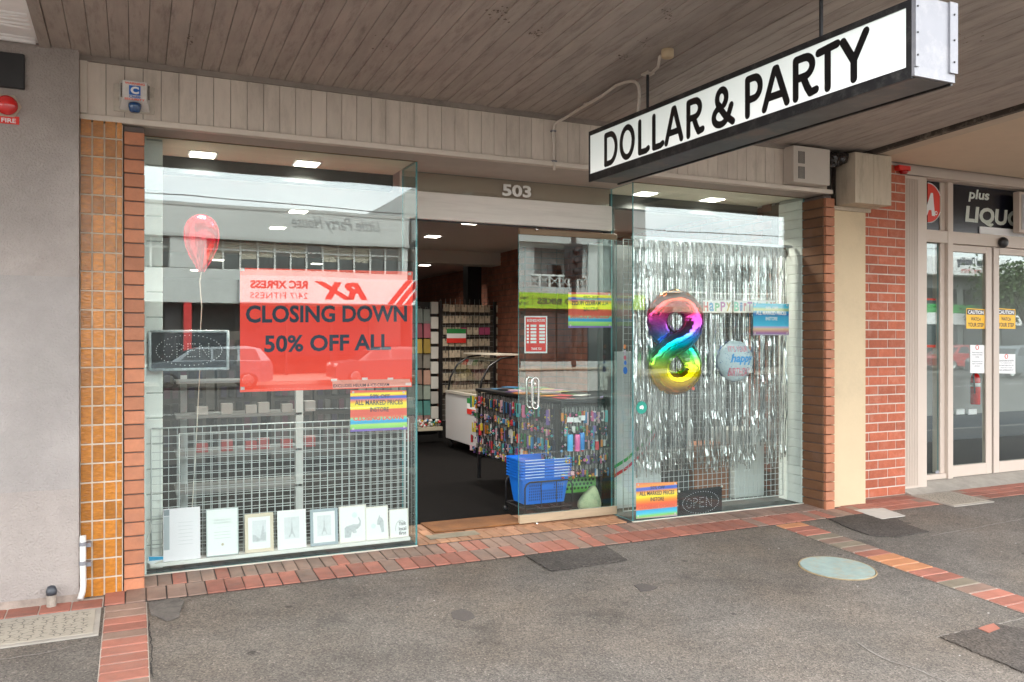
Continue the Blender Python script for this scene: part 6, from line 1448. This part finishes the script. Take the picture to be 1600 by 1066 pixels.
text('RETRO BIKES', (mx_(936), -33.945, zg0+hh*.28), (mx_(846)-mx_(936), 0, 0), (0, 0, hh*.42), gk, t, .04)
text('Awesome To\nPower You', (mx_(832), -33.945, zg0+hh*.2), (mx_(814)-mx_(832), 0, 0), (0, 0, hh*.6), gk, t, .02)
put(B(mx_(838.6), mx_(839.2), -33.945, -33.94, zg0+.15, zg1-.15), 'divider', gk, t)
# third building
t = thing('low_shop_building', 'low pale shop building right of the bike shop', 'building', (xB1+9, -38, G0))
xC1 = 41; put(B(xB1+.3, xC1, -46, -34, 3.2, 7.2), 'front_wall', mat('warm_grey', (.36,.36,.35), .85, var=.1, scale=.6), t); put(B(xB1+.3, xC1, -46, -34.7, G0, 3.2), 'ground_floor', mat('room_dark', (.08,.085,.085), .8), t)
for k in range(9): 
    wn = put(MB().box(xB1+1.2+k*1.75, xB1+2.3+k*1.75, -33.99, -33.95, 4.3, 6.0), 'window', M_OGL, t); put(MB().box(xB1+1.1+k*1.75, xB1+2.4+k*1.75, -33.99, -33.85, 4.18, 4.29), 'sill', M_WHITE, wn)
put(B(xB1+.3, xC1, -34, -31.8, 3.0, 3.3), 'awning', M_CREAMD, t)
t = thing('car_showroom', 'low showroom with a wide white fascia far right across the street', 'building', (58, -38, G0))
zf1, zf0 = rf(1500, 402, BD).z, rf(1500, 432, BD).z
put(B(44, 80, -46, -34.2, G0, zf1-.1), 'walls', mat('showroom_grey', (.22,.23,.23), .7), t); put(MB().bbox(44, 80, -34.19, -33.4, zf0, zf1, .05), 'fascia', mat('sign_white', (.78,.76,.76), .5), t)
text('Excel Detailing', (mx_(1535), -33.39, zf0+.55), (mx_(1488)-mx_(1535), 0, 0), (0, 0, .8), M_NAVY, t, .03, .2)
text('car care centre', (mx_(1535), -33.39, zf0+.2), (mx_(1495)-mx_(1535), 0, 0), (0, 0, .3), gr, t, .0)
for k in range(8): put(B(46+k*4, 49.2+k*4, -34.19, -34.1, G0+.4, zf0-.9), 'showroom_glass', MATS['shop_glass_dark'], t)
put(B(48, 60, -34.09, -33.9, zf0-2.6, zf0-2.0), 'green_sign', mat('sign_green', (.05,.4,.08), .5), t); put(B(48, 60, -34.09, -33.9, zf0-3.4, zf0-2.605), 'white_sign', mat('sign_white', (.78,.76,.76), .5), t)
# trees
def tree(x, y, h, R, label, seed):
    t = thing('street_tree', label, 'tree', (x, y, G0), 'street trees across the road'); r = random.Random(seed)
    mb = MB(); top = Vector((x, y, G0+h*.55)); mb.tube([(x, y, G0), (x+.05, y, G0+h*.25), top], .16, 8, rf=lambda f: .18-.1*f)
    cl = []
    for k in range(7):
        a = r.uniform(0, 6.28); e = Vector((x+R*.6*math.cos(a), y+R*.6*math.sin(a), G0+h*r.uniform(.55, .85))); mb.tube([Vector((x, y, G0+h*.35)), (Vector((x, y, G0+h*.35))+e)/2+Vector((0,0,.2)), e], .06, 5, rf=lambda f: .07-.05*f); cl.append(e)
    put(mb, 'trunk', mat('bark', (.09,.07,.055), .9, var=.3), t)
    mb = MB()
    for k in range(3600):
        c = r.choice(cl) if r.random() < .75 else Vector((x, y, G0+h*.72)); d = Vector((r.gauss(0,1), r.gauss(0,1), r.gauss(0,.8)))*R*.34; p = c+d
        u_ = Vector((r.gauss(0,1), r.gauss(0,1), r.gauss(0,1))).normalized()*.14; w_ = u_.orthogonal().normalized()*.09
        mb.add([p-u_, p+w_, p+u_, p-w_], [(0,1,2,3)], r.randrange(3))
    put(mb, 'crown', [mat('leaf_a', (.05,.10,.02), .6), mat('leaf_b', (.075,.14,.03), .6), mat('leaf_c', (.035,.07,.02), .6)], t)
tree(rf(1600, 0, 30.5).x+.6, -30.5, 7.6, 2.6, 'bushy green street tree before the car showroom', 1); tree(-13, -30.5, 5.5, 2.2, 'small green street tree at the left across the road', 2)
# cars
def car(x, y, paint, label, L=4.5, H=1.6, flip=1, nm='parked_car'):
    z = -.36; t = thing(nm, label, 'car', (x, y, z)); W = .9
    def P(f, h): return Vector((x+flip*(f-.5)*L, 0, z+h*H))
    body = [(0,.20),(0,.50),(.03,.58),(.20,.64),(.98,.66),(1,.55),(1,.22),(.95,.17),(.88,.17)]+[(.80+.078*math.cos(a), .19+.21*math.sin(a)) for a in [PI*k/8 for k in range(9)]]+[(.70,.17),(.28,.17)]+[(.18+.078*math.cos(a), .19+.21*math.sin(a)) for a in [PI*k/8 for k in range(9)]]+[(.08,.17)]
    mb = MB().prism([P(f, h)+Vector((0, y-W, 0)) for f, h in body], (0, 2*W, 0)); put(mb, 'body', paint, t)
    cab = [(.20,.64),(.33,.90),(.40,.97),(.80,1.0),(.90,.94),(.98,.66)]
    def loft(pl, w0, w1, m, n):
        mb = MB(); lo = min(h for f, h in pl); hi = max(h for f, h in pl); n_ = len(pl); vs = []
        for s_ in (-1, 1):
            for f, h in pl: vs.append(P(f, h)+Vector((0, y+s_*(w0+(w1-w0)*(h-lo)/(hi-lo)), 0)))
        mb.add(vs, [tuple(range(n_)), tuple(range(2*n_-1, n_-1, -1))]+[(i, (i+1) % n_, n_+(i+1) % n_, n_+i) for i in range(n_)]); put(mb, n, m, t)
    loft(cab, W-.02, W-.20, paint, 'roof')
    for f0, f1, a0_, a1_ in ((.27,.50,.36,.50), (.52,.72,.52,.72), (.74,.90,.74,.86)):
        for s_ in (-1, 1):
            yy = lambda h: y+s_*((W-.02)-.18*(h-.64)/.36+.006)
            vs = [P(f0,.67)+Vector((0,yy(.67),0)), P(f1,.67)+Vector((0,yy(.67),0)), P(a1_,.93)+Vector((0,yy(.93),0)), P(a0_,.93)+Vector((0,yy(.93),0))]
            put(MB().add(vs, [(0,1,2,3)]), 'side_window', M_CARGL, t)
    vs = [P(.205,.655)+Vector((-.01*flip,y-W+.1,0)), P(.205,.655)+Vector((-.01*flip,y+W-.1,0)), P(.325,.90)+Vector((-.012*flip,y+W-.22,0)), P(.325,.90)+Vector((-.012*flip,y-W+.22,0))]; put(MB().add(vs, [(0,1,2,3)]), 'windscreen', M_CARGL, t)
    for f in (.18, .80):
        for s_ in (-1, 1):
            c = P(f, 0); wh = put(MB().lathe((c.x, y+s_*(W-.10), z+.33), [(.24,-.10),(.33,-.09),(.33,.09),(.24,.10)], 20, axis='Y'), 'wheel', M_BLACK, t)
            put(MB().lathe((c.x, y+s_*(W-.10)+s_*.095, z+.33), [(.22, 0), (.20, .02*s_), (.04, .01*s_)], 10, axis='Y', smooth=False), 'rim', M_CHROME, wh)
    for s_ in (-1, 1):
        put(MB().bbox(min(P(0,.5).x, P(.04,.5).x)-.006, max(P(0,.5).x, P(.04,.5).x)+.0, y+s_*.62-.16, y+s_*.62+.16, z+.47*H, z+.56*H, .02), 'headlight', M_WHITE, t)
        put(MB().bbox(min(P(.97,.5).x, P(1,.5).x), max(P(.97,.5).x, P(1,.5).x)+.006, y+s_*.68-.12, y+s_*.68+.12, z+.48*H, z+.60*H, .02), 'tail_light', M_RED, t)
silver = mat('car_silver', (.16,.18,.20), .35, metal=.4, coat=.2); white = mat('car_white', (.07,.07,.075), .35, coat=.1); redc = mat('car_red', (.45,.02,.02), .3, coat=.6); blk = mat('car_dark', (.03,.035,.05), .3, coat=.6)
def cx_(u, d): return rf(u, 0, d).x
car(cx_(326, 27), -27, silver, 'silver hatchback passing in front of the grey building', 4.4, 1.55, 1, 'moving_car')
car(cx_(600, 27.6), -27.6, white, 'white hatchback parked before the gym signboard', 4.4, 1.5)
car(cx_(735, 27.8), -27.8, blk, 'dark car parked right of the white hatchback', 4.6, 1.5)
car(cx_(1592, 20), -20, silver, 'silver car in the traffic far right before the showroom', 4.6, 1.55, 1, 'moving_car')
car(cx_(1500, 27.5), -27.5, redc, 'red car parked before the car showroom', 4.5, 1.5)
car(cx_(1120, 27.8), -27.8, white, 'white car parked before the low shop building', 4.6, 1.6)
# tram stop wall, pole, wires
t = thing('tram_stop_wall', 'low white barrier of the tram stop in the middle of the road', 'barrier', (16, -19, -.36)); put(MB().bbox(9, 15.2, -19.1, -18.9, -.36, .42, .03), 'barrier', mat('barrier_white', (.6,.58,.54), .8, var=.1), t); put(MB().bbox(9, 15.2, -19.16, -18.84, .421, .5, .02), 'capping', M_CREAMD, t)
px_ = cx_(908, 20.5); t = thing('signal_pole', 'dark pole with a black signal head at the tram stop', 'traffic signal', (px_, -20.5, -.36))
put(MB().cyl((px_, -20.5, -.36), (px_, -20.5, 5.8), .09, 12), 'pole', M_STEELB, t); put(MB().bbox(px_-.28, px_+.28, -20.75, -20.3, 3.7, 5.0, .04), 'signal_head', M_BLACK, t)
for k in range(3): put(MB().lathe((px_, -20.29, 3.95+k*.38), [(.13, 0), (.12, .05)], 14, axis='Y'), 'lamp_lens', M_STEELB, t)
for k, (yy, zz, lb_) in enumerate(((-15, 6.2, 'overhead tram wire nearer the shop'), (-18, 6.2, 'overhead tram wire farther from the shop'), (-29.5, 7.2, 'power line along the far footpath'))):
    tag(put(MB().tube([(-30+j*8, yy, zz-.15*math.sin(j*PI/2)**2) for j in range(15)], .02, 4), 'overhead_wire', M_BLACK), lb_, 'wire')
t = thing('utility_pole', 'grey utility pole on the far footpath left of the grey building door', 'pole', (-4.2, -29.6, G0)); put(MB().cyl((-4.2, -29.6, G0), (-4.2, -29.6, 8), .14, 10, r1=.1), 'pole', mat('pole_grey', (.25,.24,.22), .8), t); put(MB().bbox(-5.2, -3.2, -29.66, -29.54, 7.1, 7.25, .02), 'cross_arm', M_STEELB, t)
